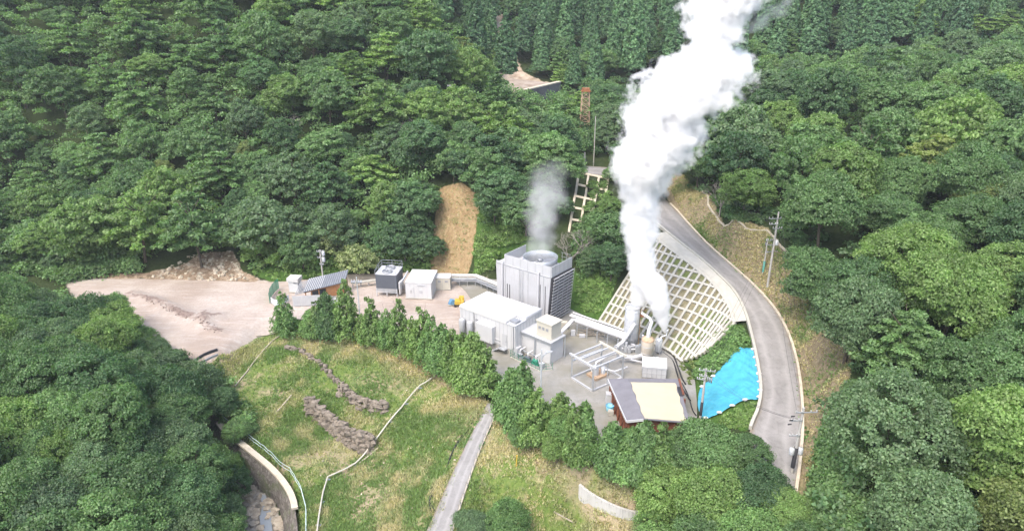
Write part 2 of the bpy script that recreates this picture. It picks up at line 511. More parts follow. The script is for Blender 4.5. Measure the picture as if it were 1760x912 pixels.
def terrain_material():
    m, nt, bs = new_mat('ground')
    def zone(nm):
        a = N(nt, 'ShaderNodeAttribute'); a.attribute_name = nm
        s = N(nt, 'ShaderNodeSeparateColor'); nt.links.new(a.outputs['Color'], s.inputs[0])
        return s.outputs
    za, zb, zc = zone('zone_a'), zone('zone_b'), zone('zone_c')
    fine, mid, big = noise_node(nt, 2.2, 6, 0.7), noise_node(nt, 0.45, 6, 0.65), noise_node(nt, 0.09, 5, 0.6)
    edge = math_(nt, 'MULTIPLY', math_(nt, 'SUBTRACT', mid, 0.5), 1.1)
    def mask(z):
        s = math_(nt, 'ADD', z, edge)
        return ramp(nt, s, [(0.42, 0), (0.58, 1)])
    c = ramp(nt, fine, [(0.3, (.018, .028, .010)), (0.55, (.035, .052, .018)), (0.8, (.075, .062, .038))])
    # gravel: pinkish pale with browner sheets and wheel tracks
    trk = noise_node(nt, 0.5, 5, 0.7, stretch=(0.35, 2.2, 1))
    grav = mixc(nt, ramp(nt, big, [(0.40, 0), (0.62, 1)]), (.43, .375, .33), (.32, .262, .218))
    grav = mixc(nt, ramp(nt, trk, [(0.50, 0), (0.70, .55)]), grav, (.55, .50, .46))
    grav = mixc(nt, ramp(nt, fine, [(0.35, .5), (0.6, 0)]), grav, (.33, .27, .23))
    grav = mixc(nt, mask(zc[2]), grav, ramp(nt, fine, [(.3, (.17, .125, .105)), (.7, (.30, .235, .20))]))
    c = mixc(nt, mask(za[0]), c, grav)
    # bank: grass with straw, weeds and bare earth
    bank = ramp(nt, fine, [(0.25, (.070, .115, .026)), (0.5, (.115, .165, .042)), (0.75, (.20, .215, .075))])
    straw = ramp(nt, fine, [(0.3, (.25, .20, .12)), (0.7, (.42, .35, .22))])
    bank = mixc(nt, ramp(nt, mid, [(0.54, 0), (0.68, .8)]), bank, straw)
    bank = mixc(nt, ramp(nt, big, [(0.50, 0), (0.62, .85)]), bank, (.35, .275, .195))
    c = mixc(nt, mask(za[1]), c, bank)
    cut = ramp(nt, noise_node(nt, 1.6, 7, 0.75, stretch=(1, 1, .5)), [(0.3, (.13, .105, .062)), (0.5, (.23, .185, .115)), (0.72, (.33, .27, .175))])
    cut = mixc(nt, ramp(nt, mid, [(0.55, 0), (0.7, .6)]), cut, (.15, .17, .07))
    c = mixc(nt, mask(za[2]), c, cut)
    sl = ramp(nt, noise_node(nt, 1.3, 7, 0.75, stretch=(1.6, 1, .6)), [(0.3, (.16, .10, .052)), (0.5, (.27, .195, .105)), (0.75, (.37, .295, .175))])
    sl = mixc(nt, ramp(nt, mid, [(.54, 0), (.66, .7)]), sl, (.13, .13, .05))
    c = mixc(nt, mask(zb[0]), c, sl)
    lush = ramp(nt, fine, [(0.3, (.03, .065, .014)), (0.55, (.06, .12, .025)), (0.8, (.13, .13, .06))])
    c = mixc(nt, mask(zb[1]), c, lush)
    sc = ramp(nt, noise_node(nt, 0.9, 7, 0.8), [(0.35, (.10, .075, .05)), (0.52, (.26, .19, .13)), (0.66, (.48, .42, .33))])
    c = mixc(nt, mask(zb[2]), c, sc)
    c = mixc(nt, mask(zc[0]), c, ramp(nt, mid, [(0.35, (.30, .22, .16)), (0.65, (.52, .44, .35))]))
    bed = ramp(nt, noise_node(nt, 0.6, 6, 0.75), [(0.34, (.07, .062, .05)), (0.5, (.30, .27, .22)), (0.68, (.55, .51, .44))])
    c = mixc(nt, mask(zc[1]), c, bed)
    nt.links.new(c, bs.inputs['Base Color'])
    bs.inputs['Roughness'].default_value = 0.95; bs.inputs['Specular IOR Level'].default_value = 0.1
    bump(nt, bs, math_(nt, 'ADD', fine, mid), 0.6, 0.25)
    return m
MAT_GROUND = terrain_material()
terrain = link_mesh('terrain', terrain_me, MAT_GROUND)
tag(terrain, kind='structure')

# ------------------------------------------------------------------ yard surface, road, path
def asphalt(name, c0, c1, crack=0.5, tone=None, tracks=False):
    m, nt, bs = new_mat(name)
    big, mid, fine = noise_node(nt, 0.25, 5, 0.6), noise_node(nt, 1.4, 6, 0.7), noise_node(nt, 14, 3, 0.7)
    c = ramp(nt, big, [(0.35, c0), (0.65, c1)])
    c = mixc(nt, ramp(nt, mid, [(0.48, 0), (0.68, .5)]), c, [x * 0.68 for x in c0])
    c = mixc(nt, ramp(nt, fine, [(0.3, .25), (0.6, 0)]), c, [x * 0.6 for x in c0])
    tc = N(nt, 'ShaderNodeTexCoord')
    vo = N(nt, 'ShaderNodeTexVoronoi'); vo.feature = 'DISTANCE_TO_EDGE'; vo.inputs['Scale'].default_value = 0.33
    nt.links.new(tc.outputs['Object'], vo.inputs['Vector'])
    c = mixc(nt, math_(nt, 'MULTIPLY', ramp(nt, vo.outputs['Distance'], [(0.0, 1), (0.015, 0)]), crack), c, [x * 0.5 for x in c0])
    if tone: c = mixc(nt, ramp(nt, noise_node(nt, 0.12, 4, 0.6), [(0.45, 0), (0.6, .9)]), c, tone)
    if tracks:      # worn wheel tracks, dirty edges
        at = N(nt, 'ShaderNodeAttribute'); at.attribute_name = 'across'
        u = math_(nt, 'ADD', at.outputs['Fac'], math_(nt, 'MULTIPLY', math_(nt, 'SUBTRACT', big, .5), .25))
        tr = ramp(nt, u, [(.16, 0), (.28, 1), (.38, 0), (.60, 0), (.70, 1), (.82, 0)])
        c = mixc(nt, math_(nt, 'MULTIPLY', tr, .30), c, [x * 1.5 for x in c1])
        ed = ramp(nt, math_(nt, 'ADD', at.outputs['Fac'], math_(nt, 'MULTIPLY', math_(nt, 'SUBTRACT', mid, .5), .22)), [(.02, .8), (.10, 0), (.90, 0), (.98, .8)])
        c = mixc(nt, ed, c, (.20, .165, .12))
    nt.links.new(c, bs.inputs['Base Color']); bs.inputs['Roughness'].default_value = 0.9; bs.inputs['Specular IOR Level'].default_value = 0.15
    bump(nt, bs, fine, 0.25, 0.03)
    return m
MAT_ROAD = asphalt('worn_road', (.235, .225, .215), (.30, .287, .275), 0.3, tracks=True)
MAT_YARD = asphalt('yard_surface', (.25, .245, .225), (.31, .30, .28), 0.25, tone=(.21, .20, .16))
MAT_PATH = asphalt('path_surface', (.235, .228, .222), (.285, .277, .27), 0.2, tracks=True)
yard_poly = [P(*a) for a in [(770,472),(850,480),(872,480),(1000,540),(1030,553),(1080,573),(1149,604),(1172,622),(1194,650),(1198,690),(1198,735),(1165,795),(1130,800),(1040,790),(1012,782),(962,752),(928,714),(884,680),(842,664),(784,632),(750,612),(840,560),(800,500)]]
yb = MB()
yb.add([(p.x, p.y, 0.0) for p in yard_poly], [tuple(range(len(yard_poly)))])
tag(yb.build('yard', MAT_YARD), kind='structure')

def ribbon(name, left, right, mat, dz, n=12, thick=0.0):
    b = MB(); b.smooth = True
    vs = [l.lerp(r, k / n) + Vector((0, 0, dz)) for l, r in zip(left, right) for k in range(n + 1)]
    us = [k / n for l in left for k in range(n + 1)]
    m = n + 1
    b.add(vs, [(i * m + k, i * m + k + 1, (i + 1) * m + k + 1, (i + 1) * m + k) for i in range(len(left) - 1) for k in range(n)])
    o = b.build(name, mat)
    o.data.attributes.new('across', 'FLOAT', 'POINT').data.foreach_set('value', us)
    return o
tag(ribbon('road', roadL, roadR, MAT_ROAD, 0.0), kind='structure')
tag(ribbon('path', pathL, pathR, MAT_PATH, 0.02), kind='structure')
# ------------------------------------------------------------------ retaining slope, walls, kerbs
M_CONC = simple('pale_concrete', (.41, .395, .345), .85, var=.10, scale=.8, dirt=(.34, .32, .28))
M_CONC_GREY = simple('grey_concrete', (.40, .39, .37), .88, var=.14, scale=.7, dirt=(.22, .21, .19))
M_CONC_STREAK = simple('streaked_concrete', (.46, .45, .43), .88, var=.10, scale=.7, dirt=(.12, .12, .11), streak=True)
M_CREAM_CONC = simple('cream_concrete', (.52, .46, .36), .88, var=.15, scale=.8, dirt=(.30, .25, .18))
M_WHITE = simple('white_panel', (.52, .525, .53), .45, var=.04, scale=.4, dirt=(.60, .59, .56), streak=True, spec=.4)
M_CASING = simple('tower_panel', (.43, .435, .45), .5, var=.07, scale=.4, dirt=(.33, .32, .31), streak=True, spec=.35)
M_ROOFWHITE = simple('white_roof', (.54, .535, .52), .5, var=.05, scale=.35, dirt=(.66, .63, .56))
M_OFFWHITE = simple('grey_white_panel', (.43, .44, .455), .5, var=.05, scale=.5, dirt=(.50, .49, .47), streak=True, spec=.4)
M_CREAM = simple('cream_panel', (.48, .455, .385), .55, var=.05, scale=.5)
M_STEEL = simple('galvanised_steel', (.46, .48, .50), .42, .55, var=.10, scale=1.2)
M_PIPE = simple('clad_pipe', (.66, .66, .67), .35, .35, var=.08, scale=1.0)
M_VESSEL = simple('clad_vessel', (.58, .60, .63), .38, .4, var=.06, scale=.6, dirt=(.48, .47, .45), streak=True)
M_TANVESSEL = simple('tan_vessel', (.50, .45, .37), .55, .2, var=.08, scale=.7, dirt=(.38, .30, .22), streak=True)
M_RUST = simple('rusty_steel', (.26, .11, .05), .9, var=.35, scale=2.5)
M_RUSTPALE = simple('rusty_paint', (.42, .30, .20), .85, var=.3, scale=2)
M_DARK = simple('dark_gap', (.035, .035, .04), .7)
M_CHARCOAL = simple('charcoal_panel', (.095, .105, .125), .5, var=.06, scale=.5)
M_GREYMETAL = simple('grey_metal', (.30, .31, .33), .5, .3, var=.1)
M_REDWOOD = simple('red_timber', (.18, .068, .042), .75, var=.25, scale=2.2)
M_ORANGEWOOD = simple('orange_timber', (.38, .19, .085), .7, var=.15, scale=2.0)
M_SLATE = simple('slate_roof', (.17, .165, .18), .55, var=.12, scale=.9)
M_GREEN = simple('green_rail', (.03, .20, .13), .5, var=.1)
M_YELLOW = simple('yellow_paint', (.50, .34, .05), .5, var=.08)
M_BLUE = simple('blue_plastic', (.05, .28, .50), .4, var=.1)
M_BLACKPIPE = simple('black_hose', (.03, .03, .032), .5, var=.2)
M_CABLE = simple('cable', (.06, .06, .062), .6)
M_STONE = simple('field_stone', (.19, .162, .13), .95, var=.4, scale=1.6, dirt=(.08, .066, .055))
M_RUBBLE = simple('pale_rubble', (.46, .40, .31), .9, var=.35, scale=1.2, dirt=(.24, .17, .12))
M_WOOD = simple('weathered_wood', (.40, .35, .28), .85, var=.2, scale=2.5)
M_LAMP = simple('grey_enamel', (.52, .54, .56), .4, .2, var=.06)

# concrete grid of the slope below the road
def slope_cells():
    m, nt, bs = new_mat('slope_cells')
    f, g = noise_node(nt, 1.1, 6, .75), noise_node(nt, .22, 4, .6)
    c = ramp(nt, f, [(.3, (.11, .105, .06)), (.5, (.20, .18, .11)), (.7, (.29, .255, .175))])
    c = mixc(nt, ramp(nt, g, [(.48, 0), (.62, .75)]), c, (.10, .15, .035))
    nt.links.new(c, bs.inputs['Base Color']); bs.inputs['Roughness'].default_value = .95; bs.inputs['Specular IOR Level'].default_value = .1
    bump(nt, bs, f, .6, .15)
    return m
sg = thing('grid_slope', 'curved slope faced with a pale concrete grid, grass in the squares, below the road bend', 'slope wall', P(1110, 600, 0))
nS, nT = len(gridF), 24
sb = MB(); sb.smooth = True
sb.add([gridF[i].lerp(gridT[i], k / nT) for i in range(nS) for k in range(nT + 1)],
       [(i * (nT + 1) + k, (i + 1) * (nT + 1) + k, (i + 1) * (nT + 1) + k + 1, i * (nT + 1) + k + 1) for i in range(nS - 1) for k in range(nT)])
sb.build('slope_face', slope_cells(), sg)
def face_n(i):
    j = min(max(i, 1), nS - 2)
    u = (gridF[j + 1] - gridF[j - 1]) + (gridT[j + 1] - gridT[j - 1]); w = gridT[j] - gridF[j]
    n = u.cross(w).normalized()
    return n if n.z > 0 else -n
gb = MB()
def rib(b, pts, nrm, w, h):
    """beam that follows a line of points on the slope"""
    n = len(pts)
    if n < 2: return
    vs = []
    for i, p in enumerate(pts):
        d = (pts[min(i + 1, n - 1)] - pts[max(i - 1, 0)]).normalized()
        s = d.cross(nrm[i]).normalized() * (w / 2)
        vs += [p - s - nrm[i] * .15, p + s - nrm[i] * .15, p + s + nrm[i] * h, p - s + nrm[i] * h]
    fs = [(i * 4 + k, i * 4 + (k + 1) % 4, i * 4 + 4 + (k + 1) % 4, i * 4 + 4 + k) for i in range(n - 1) for k in range(4)] + [(3, 2, 1, 0), (4 * n - 4, 4 * n - 3, 4 * n - 2, 4 * n - 1)]
    b.add(vs, fs)
NR = 21
def at_s(u):
    i = min(int(u), nS - 2); f = u - i
    return gridF[i].lerp(gridF[i + 1], f), gridT[i].lerp(gridT[i + 1], f), face_n(i)
for k in range(NR + 1):
    A, B, n_ = at_s((nS - 1) * k / NR)
    rib(gb, [A.lerp(B, q / 6) for q in range(7)], [n_] * 7, .36, .28)
for lv in [.25 + .98 * k for k in range(12)]:
    run, nn = [], []
    for i in range(nS * 2 - 1):
        A, B, n_ = at_s(i / 2)
        if A.z - .1 <= lv < B.z:
            run.append(A.lerp(B, max(0, (lv - A.z) / (B.z - A.z)))); nn.append(n_)
        elif run: break
    rib(gb, run, nn, .36, .275)
gb.build('concrete_grid', M_CONC, sg)
rib_top = MB()
rib(rib_top, gridT, [face_n(i) for i in range(nS)], .42, .32)
rib_top.build('top_beam', M_CONC, sg)

# sprayed concrete shoulder between the grid and the road, and the kerb along the road's valley side
iR = [min(range(len(roadL)), key=lambda j: (roadL[j] - (q + Vector((.6, .3, 0)))).length) for q in gridT]
iR = [int(round(a)) for a in np.linspace(iR[0], iR[-1], nS)]
wb = MB(); wb.smooth = True
cols = []
for i, q in enumerate(gridT):
    r = roadL[iR[i]]
    up = Vector((0, 0, .3))
    cols.append([q + Vector((0, 0, -.3)), q + Vector((0, 0, .32)), q.lerp(r, .5) + Vector((0, 0, .36)), r + up])
wb.add([p for c in cols for p in c], [(i * 4 + k, (i + 1) * 4 + k, (i + 1) * 4 + k + 1, i * 4 + k + 1) for i in range(nS - 1) for k in range(3)])
tag(wb.build('shoulder_wall', M_CONC), 'white concrete shoulder between the road bend and the gridded slope', 'retaining wall')
kb = MB()
a0 = min(range(len(roadL)), key=lambda j: (roadL[j] - P(1120, 358, 12)).length)
a1 = min(range(len(roadL)), key=lambda j: (roadL[j] - P(1288, 745, 2.7)).length)
rib(kb, [p + Vector((0, 0, .12)) for p in roadL[a0:a1]], [Vector((0, 0, 1))] * (a1 - a0), .36, .38)
tag(kb.build('road_kerb', M_CONC), 'white kerb wall along the valley side of the road', 'kerb')
kb = MB()
b0 = min(range(len(roadR)), key=lambda j: (roadR[j] - P(1152, 350, 11.5)).length)
rib(kb, [p + Vector((0, 0, .02)) for p in roadR[b0:]], [Vector((0, 0, 1))] * (len(roadR) - b0), .32, .16)
tag(kb.build('road_kerb', M_CREAM_CONC), 'low cream kerb along the hill side of the road', 'kerb')
# small drain along the top of the cut slope
db = MB()
dr = [G(*a, .1) for a in [(1200,318),(1214,334),(1217,352),(1231,372),(1245,389),(1282,393),(1318,396),(1330,408),(1352,432),(1380,447)]]
dr = [Vector((p.x, p.y, float(hz(p.x, p.y)) + .08)) for p in resample(dr, 1.0)]
rib(db, dr, [Vector((0, 0, 1))] * len(dr), .3, .10)
tag(db.build('drain_channel', M_CREAM_CONC), 'narrow cream concrete drain along the top of the mown slope', 'drain')

# second small grid under the upper road, partly overgrown
g2 = thing('frame_slope', 'small cream concrete lattice on the steep bank below the gate', 'slope wall', G(1005, 350))
fb = MB()
def on_ground(pts, dz, step=.7):
    q = resample([G(*a) for a in pts], step)
    return [Vector((p.x, p.y, float(hz(p.x, p.y)) + dz)) for p in q]
for L_ in [[(996,296),(990,330),(984,365),(978,400)],[(1012,300),(1007,335),(1001,370),(996,405)],[(1030,304),(1024,340),(1017,375),(1010,410)],[(1046,308),(1042,330),(1036,350)],
           [(992,318),(1010,322),(1028,326),(1044,328)],[(989,338),(1006,342),(1024,345)],[(986,358),(1003,361),(1020,364)],[(982,378),(999,381),(1014,385)],[(996,298),(1020,303),(1046,309)]]:
    q = on_ground(L_, .1)
    rib(fb, q, [Vector((-.2, -.75, .63))] * len(q), .42, .3)
fb.build('concrete_grid', M_CREAM_CONC, g2)

# stone faced bank of the stream
def masonry():
    m, nt, bs = new_mat('bank_masonry')
    tc = N(nt, 'ShaderNodeTexCoord'); v = N(nt, 'ShaderNodeTexVoronoi'); v.inputs['Scale'].default_value = 2.0
    v2 = N(nt, 'ShaderNodeTexVoronoi'); v2.feature = 'DISTANCE_TO_EDGE'; v2.inputs['Scale'].default_value = 2.0
    for q in (v, v2): nt.links.new(tc.outputs['Object'], q.inputs['Vector'])
    f = noise_node(nt, .5, 5, .7)
    c = ramp(nt, v.outputs['Color'], [(.2, (.13, .115, .10)), (.8, (.25, .23, .21))])
    c = mixc(nt, ramp(nt, v2.outputs['Distance'], [(.0, .8), (.09, 0)]), c, (.06, .055, .05))
    c = mixc(nt, ramp(nt, f, [(.5, 0), (.68, .8)]), c, (.10, .13, .05))
    nt.links.new(c, bs.inputs['Base Color']); bs.inputs['Roughness'].default_value = .95
    bump(nt, bs, v2.outputs['Distance'], .6, .12)
    return m
bw = thing('stream_bank', 'curved stone faced bank with a pale cap above the stream', 'retaining wall', P(470, 830, -9))
mb = MB(); mb.smooth = True
nb_ = len(bankT)
mb.add([bankF[i].lerp(bankT[i], k / 6) - Vector((0, 0, .6 if k == 0 else 0)) for i in range(nb_) for k in range(7)], [(i * 7 + k, (i + 1) * 7 + k, (i + 1) * 7 + k + 1, i * 7 + k + 1) for i in range(nb_ - 1) for k in range(6)])
mb.build('stone_face', masonry(), bw)
cb = MB(); rib(cb, [p + Vector((0, 0, .02)) for p in bankT[4:30]], [Vector((0, 0, 1))] * len(bankT[4:30]), .75, .16)
cb.build('cap', M_CREAM_CONC, bw)

def stone_wall(name, label, px_line, hgt, seed, size=(.42, .75), z_off=0.0, rows=None):
    rng = random.Random(seed)
    t = [G(*a) for a in px_line]
    ln = resample(t, .5)
    b = MB()
    rows = rows or max(1, int(hgt / .42))
    for r in range(rows):
        for p in ln:
            s = rng.uniform(*size) * (1.1 if r == 0 else .95)
            q = Vector((p.x + rng.uniform(-.25, .25), p.y + rng.uniform(-.2, .2) + .14 * r, p.z - .12 + r * .40 + z_off + rng.uniform(-.1, .1)))
            b.ball(q, s, 7, (rng.uniform(.8, 1.3), rng.uniform(.7, 1), rng.uniform(.55, .85)), amp=1.2)
    return tag(b.build(name, M_STONE), label, 'stone wall')
stone_wall('boulder_wall', 'brown boulder wall two courses high, middle of the three on the grassy bank', [(585,672),(605,690),(622,700),(640,704),(662,706)], 2.0, 1, (.3, .6))
stone_wall('boulder_wall', 'largest brown boulder wall, lowest on the grassy bank beside the white pipe', [(530,706),(550,724),(572,742),(598,762),(622,774),(640,776)], 2.6, 2, (.32, .7))
stone_wall('boulder_wall', 'single line of brown boulders on the upper grassy bank', [(497,600),(512,603),(528,611),(545,623),(560,636),(572,648),(582,660)], .9, 3, (.25, .5), 0, 2)

# curved concrete wall at the bottom of the bank
cw = MB()
wt = spline([G(*a) for a in [(994,853),(1012,866),(1035,878),(1060,888),(1085,894),(1112,894)]], 5)
hs = np.linspace(1.75, 1.15, len(wt))
vs = []
for i, p in enumerate(wt):
    d = (wt[min(i + 1, len(wt) - 1)] - wt[max(i - 1, 0)]); d.z = 0; d.normalize()
    n_ = Vector((-d.y, d.x, 0)) * .3
    zb, zt = p.z - .5, p.z + hs[i]
    vs += [Vector((p.x, p.y, zb)), Vector((p.x, p.y, zt)), Vector((p.x, p.y, zt)) + n_, Vector((p.x, p.y, zb)) + n_]
cw.add(vs, [(i * 4 + k, i * 4 + 4 + k, i * 4 + 4 + (k + 1) % 4, i * 4 + (k + 1) % 4) for i in range(len(wt) - 1) for k in range(4)] + [(0, 1, 2, 3), (len(vs) - 1, len(vs) - 2, len(vs) - 3, len(vs) - 4)])
tag(cw.build('retaining_wall', M_CONC_STREAK), 'curved white concrete wall with dark streaks at the foot of the bank', 'retaining wall')

# check dam across the valley
dm = MB()
da, dbb = G(906, 176), G(958, 166)
F = frame((da.x, da.y), (dbb.x - da.x, dbb.y - da.y)); L_ = (dbb - da).length
zt = max(da.z, dbb.z) + 3.3
dm.obox(F, -1, L_ + 2, 0, 1.2, min(da.z, dbb.z) - 2, zt)
dam = tag(dm.build('check_dam', simple('dark_concrete', (.13, .125, .13), .9, var=.25, scale=.5, dirt=(.07, .07, .07), streak=True)), 'dark concrete dam across the valley below the sand flat', 'dam')
dm = MB(); dm.obox(F, -1.1, L_ + 2.1, -.1, 1.3, zt + .003, zt + .3); dm.build('crest', M_CREAM_CONC, dam)
sf = MB(); q = [F(-4, 1.3, zt - .35), F(L_ + 2, 1.3, zt - .35), F(L_ - 2, 16, zt + .6), F(-8, 26, zt + 1.6), F(-16, 26, zt + 1.6), F(-12, 10, zt)]
sf.add(q, [tuple(range(6))])
def sand_m():
    m, nt, bs = new_mat('river_sand'); f = noise_node(nt, .35, 6, .7)
    nt.links.new(ramp(nt, f, [(.35, (.22, .165, .12)), (.6, (.36, .30, .245))]), bs.inputs['Base Color']); bs.inputs['Roughness'].default_value = .95
    return m
tag(sf.build('sand_flat', sand_m()), kind='structure')
# ------------------------------------------------------------------ vegetation: leaf meshes
def leaves(rng, C, D, size, flat_up=0.5, jitter=0.7, tone=None, elong=1.5):
    """one folded diamond-shaped leaf spray at each point C, facing roughly along D"""
    n = len(C)
    nrm = D * (1 - flat_up) + np.array([0, 0, 1.0]) * flat_up + rng.normal(0, jitter, (n, 3))
    nrm /= np.linalg.norm(nrm, axis=1, keepdims=True) + 1e-9
    a = np.cross(nrm, rng.normal(0, 1, (n, 3)))
    a /= np.linalg.norm(a, axis=1, keepdims=True) + 1e-9
    b = np.cross(nrm, a)
    s = (size * rng.uniform(0.65, 1.35, n))[:, None]
    dip = nrm * s * 0.18
    V = np.stack([C - a * s * elong * .5 - dip, C + b * s * .5, C + a * s * elong * .5 - dip, C - b * s * .5], 1).reshape(-1, 3)
    F = np.arange(4 * n).reshape(n, 4)
    if tone is None: tone = np.ones(n)
    t = tone * rng.uniform(0.72, 1.28, n)
    T = np.stack([t, rng.random(n), np.zeros(n)], 1)
    return V, F, T

def fib(n, rng):
    i = np.arange(n) + 0.5
    z = 1 - 2 * i / n; ph = i * 2.39996 + rng.random() * 6.28
    r = np.sqrt(1 - z * z)
    return np.stack([r * np.cos(ph), r * np.sin(ph), z], 1)

def crown_round(seed, R=4.5, Hc=6.5, z0=3.0, lobes=9, nclump=170, per=75, leaf=0.34, flat=0.75, up=0.28, lr=(.36, .55)):
    """rounded broadleaf crown: lobes, each covered with domed sprays of leaves, gaps between"""
    rng = np.random.default_rng(seed)
    L = []
    for k in range(lobes):
        a = 6.283 * k / lobes + rng.normal(0, .35); q = math.sqrt(rng.random()) * 0.62
        hh = rng.uniform(0.25, 0.62) if k else 0.66
        if k == 0: q = 0.1
        L.append((R * q * math.cos(a), R * q * math.sin(a), z0 + Hc * hh, R * rng.uniform(*lr)))
    L = np.array(L)
    C, D = [], []
    vol = L[:, 3] ** 2; cnt = (vol / vol.sum() * nclump * 2.0).astype(int)
    for (x, y, z, r), c in zip(L, cnt):
        d = fib(c, rng) + rng.normal(0, .12, (c, 3)); d /= np.linalg.norm(d, axis=1, keepdims=True)
        p = np.array([x, y, z]) + d * r * np.array([1, 1, .85])
        ok = d[:, 2] > -0.55
        for l in L:
            dd = np.linalg.norm((p - l[:3]) / np.array([1, 1, .85]), axis=1)
            ok &= (dd > l[3] * 0.93)
        C.append(p[ok]); D.append(d[ok])
    C = np.concatenate(C); D = np.concatenate(D)
    rc = R * rng.uniform(0.13, 0.24, len(C))
    ct = rng.uniform(0.78, 1.22, len(C))
    m = per
    e = rng.normal(0, 1, (len(C), m, 3)); e /= np.linalg.norm(e, axis=2, keepdims=True)
    e[..., 2] = np.abs(e[..., 2]) * 1.0 - 0.25
    e = e + D[:, None, :] * 0.5
    rad = rng.uniform(0.45, 1.08, (len(C), m, 1))
    pts = C[:, None, :] + e * rad * rc[:, None, None] * np.array([1, 1, flat])
    dirs = e / (np.linalg.norm(e, axis=2, keepdims=True) + 1e-9)
    V, F, T = leaves(rng, pts.reshape(-1, 3), dirs.reshape(-1, 3), leaf, up, 0.55, np.repeat(ct, m))
    # sparse leaves inside, so that limbs and far sky do not show straight through
    ni = len(C) * 8
    k = rng.integers(0, len(L), ni)
    q = rng.normal(0, 1, (ni, 3)); q /= np.linalg.norm(q, axis=1, keepdims=True)
    ip = L[k, :3] + q * (L[k, 3] * rng.uniform(.3, .85, ni))[:, None]
    V2, F2, T2 = leaves(rng, ip, q, leaf * 1.5, .5, .6)
    return np.concatenate([V, V2]), np.concatenate([F, F2 + len(V)]), np.concatenate([T, T2])

def crown_tier(seed, R=5.0, Hc=5.5, z0=3.0, tiers=6, per=60, leaf=0.34):
    """spreading crown of flat horizontal sprays in tiers"""
    rng = np.random.default_rng(seed)
    C, rc = [], []
    for t in range(tiers):
        f = t / (tiers - 1)
        rr = R * (1 - 0.75 * f ** 1.4); z = z0 + Hc * (0.12 + 0.88 * f)
        nb = max(3, int(9 * (rr / R) + 1))
        for k in range(nb):
            a = 6.283 * (k + rng.random() * .7) / nb + t
            ext = rr * rng.uniform(.75, 1.1)
            for s in np.linspace(0.25, 1.0, max(2, int(ext / 0.85))):
                C.append((ext * s * math.cos(a) + rng.normal(0, .25), ext * s * math.sin(a) + rng.normal(0, .25), z - 0.5 * s * s * rr / R + rng.normal(0, .14)))
                rc.append(rng.uniform(.55, 1.0))
    C = np.array(C); rc = np.array(rc)
    e = rng.normal(0, 1, (len(C), per, 3)); e /= np.linalg.norm(e, axis=2, keepdims=True)
    pts = C[:, None, :] + e * np.sqrt(rng.random((len(C), per, 1))) * rc[:, None, None] * np.array([1.1, 1.1, .26])
    ct = rng.uniform(.8, 1.2, len(C))
    return leaves(rng, pts.reshape(-1, 3), e.reshape(-1, 3), leaf, .78, .38, np.repeat(ct, per), 1.8)

def crown_cone(seed, R=2.1, Hc=15.0, z0=3.0, nclump=240, per=34, leaf=0.36, power=1.5, droop=0.3, lump=0.16, up=0.25, cs=1.0, fill=5):
    """conifer: foliage sprays round a narrow cone with a rounded tip"""
    rng = np.random.default_rng(seed)
    f = 1 - np.sqrt(rng.random(nclump)) ** 1.0
    f = np.sort(f)
    a = np.arange(nclump) * 2.39996 + rng.normal(0, .4, nclump)
    lump_n = 1 + lump * np.sin(a * 3 + f * 17 + seed) + rng.normal(0, .09, nclump)
    r = R * (1 - f ** power) ** 0.8 * lump_n
    C = np.stack([r * np.cos(a), r * np.sin(a), z0 + Hc * f], 1)
    D = np.stack([np.cos(a), np.sin(a), np.full(nclump, .35)], 1)
    rc = R * cs * (0.24 + 0.2 * (1 - f)) * rng.uniform(.8, 1.2, nclump)
    e = rng.normal(0, 1, (nclump, per, 3)); e /= np.linalg.norm(e, axis=2, keepdims=True)
    e[..., 2] = np.abs(e[..., 2]) * 1.5 - .5
    out = rng.random((nclump, per, 1))
    pts = C[:, None, :] + e * rc[:, None, None] * rng.uniform(.5, 1, (nclump, per, 1)) + D[:, None, :] * out * rc[:, None, None] * .7 - np.array([0, 0, droop]) * out * rc[:, None, None]
    ct = rng.uniform(.78, 1.22, nclump)
    V, F, T = leaves(rng, pts.reshape(-1, 3), (e + D[:, None, :]).reshape(-1, 3) * .6, leaf, up, .5, np.repeat(ct, per), 1.6)
    ni = nclump * fill
    fi = 1 - np.sqrt(rng.random(ni)); ai = rng.random(ni) * 6.283; ri = R * (1 - fi ** power) ** .8 * rng.uniform(.2, .8, ni)
    ip = np.stack([ri * np.cos(ai), ri * np.sin(ai), z0 + Hc * fi], 1)
    V2, F2, T2 = leaves(rng, ip, ip * [1, 1, 0] / (ri[:, None] + .01), leaf * 1.7, .3, .5)
    return np.concatenate([V, V2]), np.concatenate([F, F2 + len(V)]), np.concatenate([T, T2])

def shrub_cloud(seed, pts, rad, per=90, leaf=0.22, flat=.7, up=.5):
    """leaves round many given centres (N,3), one radius each"""
    rng = np.random.default_rng(seed)
    pts = np.asarray(pts); n = len(pts); rad = np.asarray(rad)
    e = rng.normal(0, 1, (n, per, 3)); e /= np.linalg.norm(e, axis=2, keepdims=True)
    e[..., 2] = np.abs(e[..., 2]) * 1.1 - .2
    q = pts[:, None, :] + e * rng.uniform(.35, 1.05, (n, per, 1)) * rad[:, None, None] * np.array([1, 1, flat])
    ct = rng.uniform(.75, 1.25, n)
    return leaves(rng, q.reshape(-1, 3), e.reshape(-1, 3), leaf, up, .55, np.repeat(ct, per))

